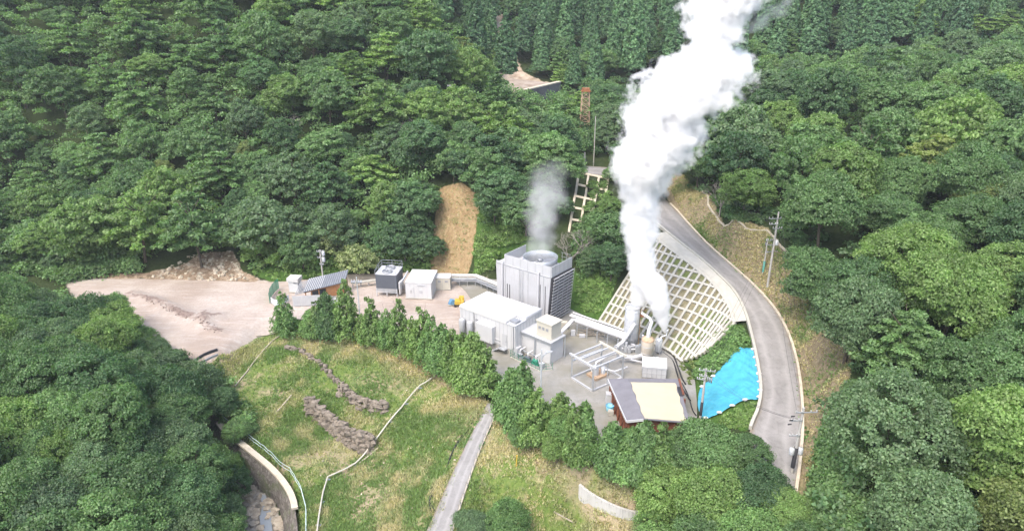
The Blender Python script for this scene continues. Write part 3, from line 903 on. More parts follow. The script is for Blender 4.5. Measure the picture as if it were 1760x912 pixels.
def leaf_material(name, col, alt, var=0.22, trans=0.4):
    """leaves: two hues, lighter and darker leaves, some light passing through; each tree a little different"""
    m = bpy.data.materials.new(name); m.use_nodes = True
    nt = m.node_tree; nt.nodes.clear()
    out = N(nt, 'ShaderNodeOutputMaterial')
    at = N(nt, 'ShaderNodeAttribute'); at.attribute_name = 'tone'
    sp = N(nt, 'ShaderNodeSeparateColor'); nt.links.new(at.outputs['Color'], sp.inputs[0])
    oi = N(nt, 'ShaderNodeObjectInfo')
    c = mixc(nt, sp.outputs[1], col, alt)
    hue = mixc(nt, oi.outputs['Random'], (1 - var, 1 - var * .8, 1 - var * .9), (1 + var * 1.1, 1 + var, 1 + var * .6))
    c = mixc(nt, 1.0, c, hue, 'MULTIPLY')
    mul = N(nt, 'ShaderNodeVectorMath'); mul.operation = 'SCALE'
    nt.links.new(c, mul.inputs[0]); nt.links.new(sp.outputs[0], mul.inputs['Scale'])
    d = N(nt, 'ShaderNodeBsdfDiffuse'); nt.links.new(mul.outputs[0], d.inputs['Color'])
    t = N(nt, 'ShaderNodeBsdfTranslucent')
    tc = mixc(nt, 1.0, mul.outputs[0], (1.25, 1.5, .6), 'MULTIPLY')
    nt.links.new(tc, t.inputs['Color'])
    g = N(nt, 'ShaderNodeBsdfGlossy'); g.inputs['Roughness'].default_value = .55; g.inputs['Color'].default_value = (.5, .5, .5, 1)
    m1 = N(nt, 'ShaderNodeMixShader'); m1.inputs[0].default_value = trans
    nt.links.new(d.outputs[0], m1.inputs[1]); nt.links.new(t.outputs[0], m1.inputs[2])
    m2 = N(nt, 'ShaderNodeMixShader'); m2.inputs[0].default_value = .05
    nt.links.new(m1.outputs[0], m2.inputs[1]); nt.links.new(g.outputs[0], m2.inputs[2])
    nt.links.new(m2.outputs[0], out.inputs['Surface'])
    return m
LEAF = {
    'dark':   leaf_material('leaf_dark', (0.082, 0.165, 0.075), (0.112, 0.191, 0.085)),
    'mid':    leaf_material('leaf_mid', (0.119, 0.216, 0.087), (0.157, 0.249, 0.102)),
    'light':  leaf_material('leaf_light', (0.160, 0.264, 0.081), (0.203, 0.297, 0.102), .2),
    'grey':   leaf_material('leaf_grey_green', (0.116, 0.194, 0.100), (0.150, 0.222, 0.114), .2),
    'yellow': leaf_material('leaf_yellow_green', (.20, .26, .08), (.23, .27, .10), .15),
    'cedar':  leaf_material('leaf_cedar', (0.091, 0.194, 0.096), (0.128, 0.227, 0.110), .3, .25),
    'hedge':  leaf_material('leaf_hedge', (0.120, 0.231, 0.077), (0.165, 0.270, 0.092), .16, .3),
    'cream':  leaf_material('leaf_cream', (.42, .46, .24), (.12, .18, .06), .1),
}
MAT_BARK = simple('bark', (.10, .08, .062), .9, var=.4, scale=3)
MAT_DEADWOOD = simple('dead_wood', (.30, .27, .24), .9, var=.25, scale=3)

def trunk_mesh(name, seed, h, r, spread, lean=0.0, limbs=6):
    rng = random.Random(seed)
    b = MB()
    top = Vector((lean, rng.uniform(-.3, .3), h))
    path = [Vector((0, 0, -1.5)), Vector((0, 0, 0)), Vector((lean * .3, .1, h * .4)), top]
    b.tube(path, [r * 1.35, r * 1.1, r * .8, r * .35], 7)
    for k in range(limbs):
        t = rng.uniform(.35, .9); a = 6.283 * k / limbs + rng.uniform(-.4, .4)
        p = path[1].lerp(top, t); e = p + Vector((math.cos(a) * spread * rng.uniform(.6, 1), math.sin(a) * spread * rng.uniform(.6, 1), h * rng.uniform(.2, .4)))
        mid = p.lerp(e, .5) + Vector((0, 0, -.2))
        b.tube([p, mid, e], [r * .45, r * .3, r * .1], 5)
    me = bpy.data.meshes.new(name)
    me.from_pydata(b.v, [], b.f); me.polygons.foreach_set('use_smooth', b.sm); me.update()
    me.materials.append(MAT_BARK)
    return me

def crown_mesh(name, vft):
    V, F, T = vft
    me = mesh_np(name, V, F, colors=T)
    me.materials.append(LEAF['mid'])
    return me

# (crown mesh, trunk mesh, nominal crown radius, nominal total height)
K = {'round_far': [], 'round_near': [], 'tier': [], 'tier_near': [], 'cone': [], 'hedge': []}
for i in range(8):
    R, Hc = [4.6, 4.2, 5.0, 4.2, 4.8, 3.6, 4.5, 4.0][i], [6.0, 7.4, 6.2, 8.4, 5.4, 8.0, 6.4, 7.0][i]
    K['round_far'].append((crown_mesh('crown', crown_round(100 + i, R, Hc, 2.6 - .5 * (i % 3), 9 + 2 * (i % 4), 170, [110, 150, 95, 130][i % 4], [.25, .20, .28, .22][i % 4], lr=[(.36, .55), (.26, .44), (.30, .60)][i % 3])), trunk_mesh('trunk', i, 6.2, .2, 2.2), R, 2.6 + Hc))
for i in range(5):
    R, Hc = [5.2, 4.7, 5.4, 4.6, 5.0][i], [6.8, 7.4, 6.2, 7.0, 7.8][i]
    K['round_near'].append((crown_mesh('crown', crown_round(200 + i, R, Hc, 2.4, 12 + 2 * (i % 3), 310, 170, .18, .8, lr=[(.34, .52), (.25, .42), (.28, .56)][i % 3])), trunk_mesh('trunk', 20 + i, 6.6, .24, 2.6, limbs=9), R, 2.4 + Hc))
for i in range(4):
    R, Hc = [4.8, 5.4, 4.4, 5.0][i], [5.0, 4.4, 6.0, 5.4][i]
    K['tier'].append((crown_mesh('crown', crown_tier(300 + i, R, Hc, 3.2, 5 + i % 3, 66, .29)), trunk_mesh('trunk', 40 + i, 7.0, .2, 3.0), R, 3.2 + Hc))
for i in range(2):
    K['tier_near'].append((crown_mesh('crown', crown_tier(330 + i, 5.6, 5.4, 3.0, 8, 165, .20)), trunk_mesh('trunk', 50 + i, 7.2, .24, 3.2), 5.6, 8.4))
for i in range(5):
    R, Hc = [2.3, 2.1, 2.5, 2.2, 2.0][i], [14, 15, 13, 16, 13][i]
    me = crown_mesh('cedar', crown_cone(400 + i, R, Hc, 3.5, 260, 34, .36, [1.1, 1.3, 1.0, 1.5, 1.2][i], .25, .08, .3, .62))
    K['cone'].append((me, trunk_mesh('trunk', 60 + i, Hc + 1.5, .2, .5), R, 3.5 + Hc))
for i in range(4):
    R, Hc = [1.75, 1.6, 1.9, 1.7][i], [6.2, 6.8, 5.8, 7.0][i]
    K['hedge'].append((crown_mesh('crown', crown_cone(500 + i, R, Hc, .5, 260, 46, .20, [1.25, 1.0, 1.6, 1.1][i], .15, .30, .35)), trunk_mesh('trunk', 70 + i, Hc - .3, .1, .5), R, .5 + Hc))

K['loose'] = []
for i in range(4):
    R, Hc = [1.7, 1.5, 1.8, 1.6][i], [6.0, 6.8, 5.6, 6.4][i]
    K['loose'].append((crown_mesh('crown', crown_cone(540 + i, R, Hc, .7, 105, 50, .19, [1.1, .9, 1.3, 1.0][i], .1, .38, .35, .85, 1)), trunk_mesh('trunk', 80 + i, Hc - .2, .09, 1.0, limbs=10), R, .7 + Hc))
TREE_N = {}
def put_tree(name, kind, i, loc, s, rot, tint, label, group, sz=1.0, cat='tree', tilt=(0, 0)):
    cm, tm, R, Ht = K[kind][i % len(K[kind])]
    t = thing(name, label, cat, loc, group)
    t.rotation_euler = (tilt[0], tilt[1], rot); t.scale = (s, s, s * sz)
    for nm, me in (('crown', cm), ('trunk', tm)):
        o = bpy.data.objects.new(nm, me); COL.objects.link(o); o.parent = t
        if nm == 'crown':
            o.material_slots[0].link = 'OBJECT'; o.material_slots[0].material = LEAF[tint]
    TREE_N[group] = TREE_N.get(group, 0) + 1
    return t

_rd, _ = polydist(GX, GY, [(l + r) / 2 for l, r in zip(roadL, roadR)][::2], closed=False)
_pd, _ = polydist(GX, GY, [(l + r) / 2 for l, r in zip(pathL, pathR)][::3], closed=False)
z_grid = inpoly(GX, GY, [tuple(q) for q in gridF] + [tuple(q) for q in gridT][::-1])
z_strip = inpoly(GX, GY, [tuple(q) for q in bankF] + [tuple(q) for q in bankT][::-1])
BAD = (z_gravel > .3) | (z_slide > .35) | (z_river > .3) | (z_bed > .3) | (ysd < 1.5) | (_rd < 4.6) | (_pd < 2.0) | z_grid | z_strip
def excluded(x, y):
    """true where something else covers the ground"""
    i = min(max(np.searchsorted(xs, x) - 1, 0), nx - 2); j = min(max(np.searchsorted(ys, y) - 1, 0), ny - 2)
    return bool(BAD[j, i])

def scatter(seed, x0, x1, y0, y1, spacing, allow, kinds, rad, grow, place, inset=.55, tries=9000, taken=None, ymap=None):
    """random trees at least `spacing` apart whose crowns show inside the outline `allow` (pixels)"""
    rng = random.Random(seed)
    taken = taken if taken is not None else []
    n = 0
    for _ in range(tries):
        x, y = rng.uniform(x0, x1), rng.uniform(y0, y1)
        s = rng.uniform(*grow)
        sp = spacing * s
        if any((x - a) ** 2 + (y - b) ** 2 < (0.5 * (sp + q)) ** 2 for a, b, q in taken): continue
        if ymap and not ymap(x, y): continue
        if excluded(x, y): continue
        z = float(hz(x, y))
        if x < -40 and 100 < y < 121: continue
        k = rng.choice(kinds)
        i = rng.randrange(8)
        _, _, R, Ht = K[k][i % len(K[k])]
        qx, qy, fw = proj(x, y, z + Ht * s * .6)
        if fw < 8 or not (-120 < qx < 1880 and -140 < qy < 1060): continue
        rp = R * s * FPX / fw
        if not inpoly([qx], [qy], allow)[0]: continue
        d, _p = polydist([qx], [qy], allow)
        if d[0] < rp * inset: continue
        taken.append((x, y, sp)); n += 1
        place(rng, k, i, x, y, z, s, rp, qx, qy)
    return taken
# ------------------------------------------------------------------ forests
TINT_WORD = {'dark': 'dark green', 'mid': 'mid green', 'light': 'bright green', 'grey': 'grey-green', 'yellow': 'yellow-green', 'cedar': 'deep green', 'hedge': 'fresh green', 'cream': 'cream-flecked'}
def forest_place(zones, weights):
    ks = list(weights); ws = [weights[k] for k in ks]
    def f(rng, k, i, x, y, z, s, rp, qx, qy):
        if 968 < qx < 1032 and 130 < qy < 262 and y < 179: return
        if 955 < qx < 1062 and 262 < qy < 410 and y < 150: return
        tint = rng.choices(ks, ws)[0]
        tier = k.startswith('tier')
        if tier and tint in ('grey', 'dark') and rng.random() < .6: tint = 'light'
        shape = 'layered' if tier else 'round-crowned'
        zone = next(w for lim, w in zones if lim(qx, qy))
        put_tree('spreading_tree' if tier else 'small_tree' if s < .8 else 'broadleaf_tree', k, i, (x, y, z - .3), s, rng.uniform(0, 6.28), tint, f'{TINT_WORD[tint]} {shape} tree {zone}', f'{TINT_WORD[tint]} {shape} trees {zone}',
                 rng.uniform(.95, 1.35), tilt=(rng.uniform(-.09, .09), rng.uniform(-.09, .09)))
    return f

A_ALLOW = [(-200,-260),(-200,468),(60,466),(180,462),(300,434),(330,430),(400,426),(428,468),(520,474),(600,470),(650,462),(736,474),(742,420),(744,330),(760,300),(800,305),(826,330),(832,400),(870,400),(905,372),(965,330),(985,300),(1000,268),(1010,240),(1062,236),(1062,150),(1010,165),(962,178),(940,200),(905,176),(880,165),(862,158),(850,132),(828,112),(790,72),(735,20),(690,-20),(640,-260)]
bandA = [(lambda x, y: y > 330 and x < 420, 'at the mountain foot above the gravel'), (lambda x, y: y > 290, 'on the mountain behind the white sheds'),
         (lambda x, y: x > 600 and y > 100, 'on the mountain nose beside the small steam plume'), (lambda x, y: y > 150, 'half way up the left mountain'), (lambda x, y: True, 'high on the left mountain')]
wA = {'dark': 4, 'mid': 4, 'light': 1.3, 'grey': 1.6, 'yellow': .25}
tk = scatter(1, -190, 40, 119, 262, 7.6, A_ALLOW, ['round_far'] * 4 + ['tier'] * 2, 4.5, (.95, 1.45), forest_place(bandA, wA), .45, 9000)
tk = scatter(2, -150, 40, 117, 150, 4.6, A_ALLOW, ['round_far'], 4.5, (.5, .75), forest_place(bandA, wA), .2, 2500, taken=tk)

B_ALLOW = [(1195,322),(1180,290),(1150,262),(1100,250),(1070,236),(1070,190),(1150,195),(1200,165),(1240,140),(1290,112),(1400,104),(1500,90),(1640,66),(1900,36),(1900,1100),(1386,1100),(1388,850),(1392,770),(1392,718),(1420,690),(1462,640),(1440,592),(1395,585),(1352,540),(1352,470),(1385,440),(1378,380),(1330,372),(1300,384),(1245,372),(1222,345)]
bandB = [(lambda x, y: y < 260, 'on the right hill crest below the cedars'), (lambda x, y: y < 430 and x < 1480, 'on the right hill above the mown slope'), (lambda x, y: y < 470, 'on the upper right hillside'),
         (lambda x, y: y < 640, 'on the right hill beside the road bend'), (lambda x, y: True, 'in the near right corner of the wood')]
wB = {'dark': 2.2, 'mid': 5, 'light': 2.4, 'grey': 2.4, 'yellow': .3}
tk = scatter(11, 36, 110, 28, 105, 7.6, B_ALLOW, ['round_near'] * 5 + ['tier_near'], 5, (.85, 1.2), forest_place(bandB, wB), .55, 6000)
tk = scatter(12, 10, 190, 95, 234, 7.2, B_ALLOW, ['round_far'] * 6 + ['tier'], 4.5, (.9, 1.35), forest_place(bandB, wB), .4, 6000, taken=tk)

E_ALLOW = [(858,180),(905,176),(945,205),(962,180),(1000,162),(1020,152),(1070,150),(1160,140),(1240,150),(1240,215),(1150,215),(1070,225),(1065,262),(1000,268),(900,260)]
bandE = [(lambda x, y: x < 1090, 'in the valley round the rusty tower'), (lambda x, y: True, 'in the valley behind the tall steam')]
tk = scatter(15, -4, 62, 150, 226, 6.6, E_ALLOW, ['round_far'] * 3 + ['tier'], 4.5, (.75, 1.05), forest_place(bandE, {'dark': 3, 'mid': 3, 'grey': 1}), .3, 2500, taken=tk)

C_ALLOW = [(-200,440),(0,442),(60,452),(118,476),(165,505),(235,545),(255,565),(300,585),(345,622),(395,655),(428,700),(436,755),(428,800),(424,860),(410,930),(400,1100),(-200,1100)]
bandC = [(lambda x, y: y < 640, 'on the near left hill by the pale gravel'), (lambda x, y: x > 250, 'on the near left hill over the stream'), (lambda x, y: True, 'in the near left corner of the wood')]
wC = {'dark': 1.4, 'mid': 7, 'light': 2.0, 'grey': 1.6}
tk = scatter(21, -110, -18, 22, 122, 5.6, C_ALLOW, ['round_near'], 5, (.72, 1.0), forest_place(bandC, wC), .62, 8000)
tk = scatter(22, -60, -18, 40, 112, 3.6, C_ALLOW, ['round_near'], 5, (.42, .62), forest_place(bandC, wC), .7, 3000, taken=tk)

# cedar plantation on the far mountain
D_ALLOW = [(640,-260),(690,0),(735,45),(770,70),(800,105),(840,118),(872,130),(962,142),(1000,150),(1062,150),(1240,160),(1290,160),(1400,158),(1500,140),(1640,115),(1900,80),(1900,-260)]
CED = []
def cedar_place(rng, k, i, x, y, z, s, rp, qx, qy):
    CED.append((proj(x, y, z)[2], rng.random(), i, x, y, z, s, qx, rng.uniform(0, 6.28)))
bandD = [(lambda x, y: True, 'among the cedars on the far mountain')]
tkD = scatter(31, -60, 260, 226, 330, 6.0, D_ALLOW, ['round_far', 'tier'], 4.5, (.8, 1.1), forest_place(bandD, {'dark': 5, 'mid': 2}), .3, 500, ymap=lambda x, y: 0.6 < vnoise(x / 22 + 3, y / 22) or y < 234)
tkD = scatter(32, -60, 260, 222, 322, 5.9, D_ALLOW, ['cone'], 2, (.85, 1.45), cedar_place, 0.0, 6500, taken=tkD)
CED.sort()
for fw, q, i, x, y, z, s, qx, rot in CED[:300]:
    zone = 'on the far mountain left of the steam' if qx < 1180 else 'on the far mountain right of the steam' if qx < 1500 else 'on the far slope in the upper right'
    o = bpy.data.objects.new('cedar_tree', K['cone'][i % 5][0]); COL.objects.link(o)
    o.location = (x, y, z - .5); o.rotation_euler = (0, 0, rot); o.scale = (s, s, s * (.85 + .35 * q))
    o.material_slots[0].link = 'OBJECT'; o.material_slots[0].material = LEAF['cedar']
    tag(o, f'narrow dark green cedar {zone}', 'tree', f'cedars {zone}')
if CED[300:]:
    vs, fs, ts = [], [], []; nb = 0
    for j, (fw, q, i, x, y, z, s, qx, rot) in enumerate(CED[300:]):
        Vc, Fc, Tc = crown_cone(900 + j, 2.0 * s, 15 * s * (.9 + .3 * q), 3, 90, 26, .6)
        vs.append(Vc + np.array([x, y, z - .5])); fs.append(Fc + nb); ts.append(Tc); nb += len(Vc)
    tag(link_mesh('distant_cedars', mesh_np('distant_cedars', np.concatenate(vs), np.concatenate(fs), colors=np.concatenate(ts)), LEAF['cedar']),
        'dense dark cedar forest along the top of the far mountain', 'cedar forest', kind='stuff')

# undergrowth that closes the forest floor
def undergrowth(seed, name, label, x0, x1, y0, y1, allow, n, rad, lift, leaf, mat, per=60, also_bad=None):
    rng = np.random.default_rng(seed)
    x = rng.uniform(x0, x1, n * 6); y = rng.uniform(y0, y1, n * 6)
    i = np.clip(np.searchsorted(xs, x) - 1, 0, nx - 2); j = np.clip(np.searchsorted(ys, y) - 1, 0, ny - 2)
    z = hz(x, y)
    qx, qy, fw = proj(x, y, z + 1)
    ok = inpoly(qx, qy, allow) & ~BAD[j, i] & (fw > 8)
    x, y, z = x[ok][:n], y[ok][:n], z[ok][:n]
    r = rng.uniform(*rad, len(x)); zz = z + rng.uniform(*lift, len(x)) * (0.3 + fbm(x * .12, y * .12, 3))
    Vv, Ff, Tt = shrub_cloud(seed, np.stack([x, y, zz], 1), r, per, leaf)
    o = link_mesh(name, mesh_np(name, Vv, Ff, colors=Tt), mat)
    return tag(o, label, 'undergrowth', kind='stuff')
undergrowth(51, 'undergrowth', 'dense shrubs and creepers under the trees of the left mountain', -190, 45, 116, 240, A_ALLOW, 5200, (1.0, 2.4), (.5, 7.5), .36, LEAF['mid'], 80)
undergrowth(52, 'undergrowth', 'dense shrubs under the trees of the right hill', 14, 170, 28, 224, B_ALLOW, 2600, (.9, 1.8), (.2, 3.0), .34, LEAF['dark'])
undergrowth(53, 'undergrowth', 'shrubs on the valley floor below the cedar forest', -40, 200, 150, 236, E_ALLOW + [(900,260)], 900, (.9, 2.0), (.3, 3.5), .4, LEAF['dark'])
undergrowth(55, 'undergrowth', 'shrubs under the trees of the near left hill', -110, -18, 22, 112, C_ALLOW, 1500, (.7, 1.4), (.2, 2.0), .26, LEAF['mid'], 80)
D_FLOOR = [(640,-260),(690,0),(770,70),(840,118),(872,132),(962,146),(1062,165),(1240,210),(1290,190),(1400,185),(1900,140),(1900,-260)]
undergrowth(54, 'undergrowth', 'dark shrubs between the cedars of the far mountain', -60, 260, 205, 320, D_FLOOR, 1500, (1.0, 1.8), (.1, 1.2), .5, LEAF['cedar'], 46)
print('TREES', sum(TREE_N.values()), len(CED), {k: sum(o.name.startswith(k) for o in scene.objects) for k in ('broadleaf_tree', 'spreading_tree')})
# ------------------------------------------------------------------ the plant
def height_at(base, py):
    """height of a vertical standing at base whose top shows at pixel row py"""
    v = (py - 456.0) / FPX
    D = (base.y * SN + v * base.y * CS) / (CS - v * SN)
    return CAM_H - D - base.z

# --- cooling tower
F = frame((6.25, 99.8), (.79, -.615))
ct = thing('cooling_tower', 'tall white panelled cooling tower with a fan ring on top and slatted right side', 'cooling tower', F(-5, 3, 0))
HB = 8.5
b = MB()
lo = [F(-11.0, 0.0, 0), F(-.75, 0, 0), F(-.75, 6.1, 0), F(-11.0, 6.1, 0)]
hi = [F(-11.3, 0.0, HB), F(-.15, 0, HB), F(-.15, 6.1, HB), F(-11.3, 6.1, HB)]
b.hexa(lo, hi); b.build('casing', M_CASING, ct)
b = MB()
for a in (-9.75, -9.3, -6.4, -4.6, -2.6, -1.5):
    b.obox(F, a - .02, a + .02, -.035, -.003, .1, HB - .12)
b.obox(F, -11.25, -.2, -.05, -.004, HB - .1, HB)
b.build('panel_seam', M_GREYMETAL, ct)
b = MB()
for a in (-9.85, -2.45):
    b.tube([F(a, -.16, .2), F(a, -.16, HB + .25), F(a, .1, HB + .4)], .12, 8)
b.build('downpipe', M_CASING, ct)
b = MB()
for a in (-8.9, -8.4, -2.15, -1.15):
    b.obox(F, a - .05, a + .05, -.06, -.003, .6, 5.2 if a < -5 else 6.8)
b.build('dark_slot', M_DARK, ct)
b = MB()
for a in (-6.05, -5.55): b.tube([F(a, -.2, .3), F(a, -.2, HB)], .025, 5)
for z in np.arange(.5, HB, .4): b.tube([F(-6.05, -.2, z), F(-5.55, -.2, z)], .018, 4)
b.build('ladder', M_STEEL, ct)
# louvred end: dark opening with inclined slats and posts, leaning outwards to the top
b = MB()
b.hexa([F(-.74, .15, .2), F(-.5, .15, .2), F(-.5, 5.95, .2), F(-.74, 5.95, .2)], [F(-.14, .15, HB - .1), F(.2, .15, HB - .1), F(.2, 5.95, HB - .1), F(-.14, 5.95, HB - .1)])
lv = b.build('louvre_bay', M_DARK, ct)
b = MB()
for k in range(15):
    z = .35 + k * .56; a = -.5 + .7 * z / HB
    for c in range(4):
        y0, y1 = .2 + c * 1.44, .2 + c * 1.44 + 1.36
        b.hexa([F(a + .10, y0, z), F(a + .26, y0, z - .04), F(a + .26, y1, z - .04), F(a + .10, y1, z)], [F(a + .10, y0, z + .16), F(a + .27, y0, z + .12), F(a + .27, y1, z + .12), F(a + .10, y1, z + .16)])
b.build('slats', simple('louvre_slat', (.33, .33, .35), .6, var=.15), lv)
b = MB()
for c in range(5):
    y = .16 + c * 1.44
    b.bar(F(-.5 + .28, y, .15), F(.2 + .28, y, HB), .05, .07)
b.build('posts', M_GREYMETAL, lv)
# wind screens round the deck, and the fan ring
for nm, (a0_, a1_, b0_, b1_, z1) in enumerate([(-9.5, -.2, .12, .2, 1.75), (-9.6, -9.5, .12, 6.0, 1.75), (-.2, -.1, .12, 6.0, 1.75), (-11.3, -9.6, .05, .15, .35)]):
    b = MB(); b.obox(F, a0_, a1_, b0_, b1_, HB + .01, HB + z1)
    sc_ = b.build('wind_screen', M_OFFWHITE, ct)
b = MB()
for a in np.arange(-9.3, -.2, 1.5): b.obox(F, a - .02, a + .02, .095, .118, HB + .05, HB + 1.72)
for y in np.arange(1.2, 6, 1.2): b.obox(F, -.098, -.078, y - .02, y + .02, HB + .05, HB + 1.72)
b.build('screen_seam', M_GREYMETAL, ct)
fc = F(-4.4, 3.05, HB)
b = MB(); b.lathe(fc, [(2.72, .02), (2.66, .9), (2.78, 1.75), (2.9, 1.75), (2.78, .9), (2.85, .02)], 40)
fr = b.build('fan_ring', M_STEEL, ct)
b = MB()
for k in range(5):
    a = 6.283 * k / 5 + .3
    d = Vector((math.cos(a), math.sin(a), 0)); s = Vector((-d.y, d.x, 0))
    c0, c1 = fc + d * .35 + Vector((0, 0, .85)), fc + d * 2.5 + Vector((0, 0, .85))
    b.hexa([c0 - s * .28 - Vector((0, 0, .12)), c1 - s * .2 - Vector((0, 0, .05)), c1 + s * .2 + Vector((0, 0, .05)), c0 + s * .28 + Vector((0, 0, .12))],
           [c0 - s * .28 - Vector((0, 0, .07)), c1 - s * .2, c1 + s * .2 + Vector((0, 0, .1)), c0 + s * .28 + Vector((0, 0, .17))])
b.lathe(fc, [(.01, 1.35), (.4, 1.3), (.45, .9), (.01, .85)], 14)
b.build('fan', M_GREYMETAL, fr)
b = MB(); b.obox(F, -7.3, -1.5, 2.9, 3.2, HB + .35, HB + .6); b.build('drive_beam', M_GREYMETAL, fr)
b = MB()
for a in (-2.0, -1.2, -.5):
    b.tube([F(a, 5.9, HB), F(a, 5.9, HB + 2.1)], .03, 5)
for z in (.7, 1.4, 2.1): b.tube([F(-2.2, 5.9, HB + z), F(-.3, 5.9, HB + z)], .025, 5)
b.build('guard_rail', M_STEEL, ct)

# --- main hall
F = frame((.43, 90.0), (.787, -.62))
mh = thing('turbine_hall', 'low white hall with a pale flat roof in front of the cooling tower', 'industrial building', F(-5, 3, 0))
b = MB(); b.obox(F, -10.8, 0, .03, 6.5, 0, .95); b.build('plinth', M_CONC_GREY, mh)
b = MB(); b.obox(F, -10.86, .06, -.04, 6.56, .951, 4.9); b.build('wall', M_WHITE, mh)
b = MB()
# roof with turned-down rounded edges
def rounded_roof(b, F, a0, a1, b0, b1, z0, z1, r=.45):
    prof = [(0, 0), (.02, .45), (.12, .75), (.32, .93), (.6, 1.0)]
    rings = []
    for t, h in prof:
        o = r * t / .6
        rings.append([F(a0 + o, b0 + o, z0 + (z1 - z0) * h), F(a1 - o, b0 + o, z0 + (z1 - z0) * h), F(a1 - o, b1 - o, z0 + (z1 - z0) * h), F(a0 + o, b1 - o, z0 + (z1 - z0) * h)])
    b.add([p for R_ in rings for p in R_], [(i * 4 + k, i * 4 + (k + 1) % 4, i * 4 + 4 + (k + 1) % 4, i * 4 + 4 + k) for i in range(len(prof) - 1) for k in range(4)] + [(0 + 4 * len(prof) - 4, 4 * len(prof) - 3, 4 * len(prof) - 2, 4 * len(prof) - 1)])
rounded_roof(b, F, -10.95, -1.6, -.12, 6.65, 4.902, 5.5)
rf = b.build('roof', M_ROOFWHITE, mh)
b = MB(); rounded_roof(b, F, -1.58, .12, 2.6, 6.65, 4.902, 5.5, .2); b.obox(F, -1.55, .1, -.1, 2.55, 4.903, 5.05); b.build('roof_step', M_OFFWHITE, rf)
b = MB()
for a in (-1.2, -.8, -.4): b.tube([F(a, .3, 5.05), F(a, 2.3, 5.05)], .05, 6)
b.obox(F, -1.3, -.2, .6, 1.6, 5.052, 5.35); b.build('roof_duct', M_GREYMETAL, rf)
b = MB(); b.tube([F(-9.0, .6, 5.5), F(-9.0, .6, 6.1)], .03, 5); b.tube([F(-9.3, .6, 6.1), F(-8.7, .6, 6.1)], .03, 5); b.build('roof_mast', M_STEEL, rf)
b = MB()
for a in (-9.95, -8.35):
    b.lathe(F(a, -.62, 0), [(.01, 3.45), (.42, 3.42), (.48, 3.3), (.48, 1.0), (.4, .9), (.4, 0)], 16)
b.build('duct_cylinder', M_OFFWHITE, mh)
b = MB()
for a in np.arange(-10.4, 0, .75): b.obox(F, a - .012, a + .012, -.058, -.043, .98, 4.88)
for y in np.arange(.5, 6.4, .75): b.obox(F, .063, .078, y - .012, y + .012, .98, 4.88)
b.build('wall_seam', M_GREYMETAL, mh)
b = MB(); b.tube([F(-7.9, -.12, .3), F(-7.9, -.12, 5.0)], .06, 6); b.build('downpipe', M_GREYMETAL, mh)
b = MB(); b.tube([F(-.2, -.12, .3), F(-.2, -.12, 5.0)], .06, 6); b.build('downpipe', M_GREYMETAL, mh)
b = MB(); b.obox(F, -6.9, -3.7, -.85, -.045, 1.15, 3.9); b.build('annex_box', M_WHITE, mh)
b = MB(); b.obox(F, -2.35, -1.5, -.09, -.042, .95, 3.1); dr_ = b.build('door', M_OFFWHITE, mh)
b = MB(); b.obox(F, -1.66, -1.58, -.13, -.091, 1.9, 2.05); b.build('handle', M_GREYMETAL, dr_)
b = MB()
for k in range(4): b.obox(F, -2.5 - .3 * k - .3, -2.5 - .3 * k, -.95, -.1, .75 - .22 * k, .8 - .22 * k)
b.obox(F, -2.5, -1.3, -.95, -.1, .85, .95)
b.build('steps', M_STEEL, mh)
b = MB()
for a, z in ((-7.55, 3.6), (-7.2, 3.6), (-7.55, 2.2)): b.obox(F, a - .09, a + .09, -.08, -.043, z, z + .35)
b.build('wall_vent', M_GREYMETAL, mh)
b = MB()
for p, q in (((-3.6, -.3, 2.0), (-2.6, -.3, 2.0)), ((-3.6, -.3, 1.5), (-2.6, -.3, 1.5))): b.tube([F(*p), F(*q)], .05, 6)
b.build('pipe', M_PIPE, mh)

# tanks and small units at the hall's back left corner
for i, (a, bb, r, h, lab) in enumerate([(-11.9, 5.2, .75, 1.9, 'short white tank standing left of the hall roof'), (-10.6, 7.6, .7, 1.8, 'white tank behind the left end of the hall'), ]):
    t = thing('storage_tank', lab, 'tank', F(a, bb, 0))
    b = MB(); b.lathe(F(a, bb, 0), [(.01, h + .12), (r * .6, h + .1), (r, h), (r, .25), (r * .9, .25)], 20); b.build('shell', M_WHITE, t)
    b = MB()
    for k in range(4): b.bar(F(a + r * .8 * math.cos(k * 1.57), bb + r * .8 * math.sin(k * 1.57), 0), F(a + r * .8 * math.cos(k * 1.57), bb + r * .8 * math.sin(k * 1.57), .3), .1)
    b.build('foot', M_GREYMETAL, t)
t = thing('pump_unit', 'white boxed pump unit with pipes between the hall and cooling tower', 'machine', F(-9, 8.4, 0))
b = MB(); b.obox(F, -9.8, -6.5, 7.8, 8.9, .3, 1.7); b.build('housing', M_WHITE, t)
b = MB(); b.tube([F(-9.8, 8.3, 1.2), F(-11.2, 8.6, 1.2), F(-11.4, 9.6, .6)], .2, 8); b.build('pipe', M_PIPE, t)

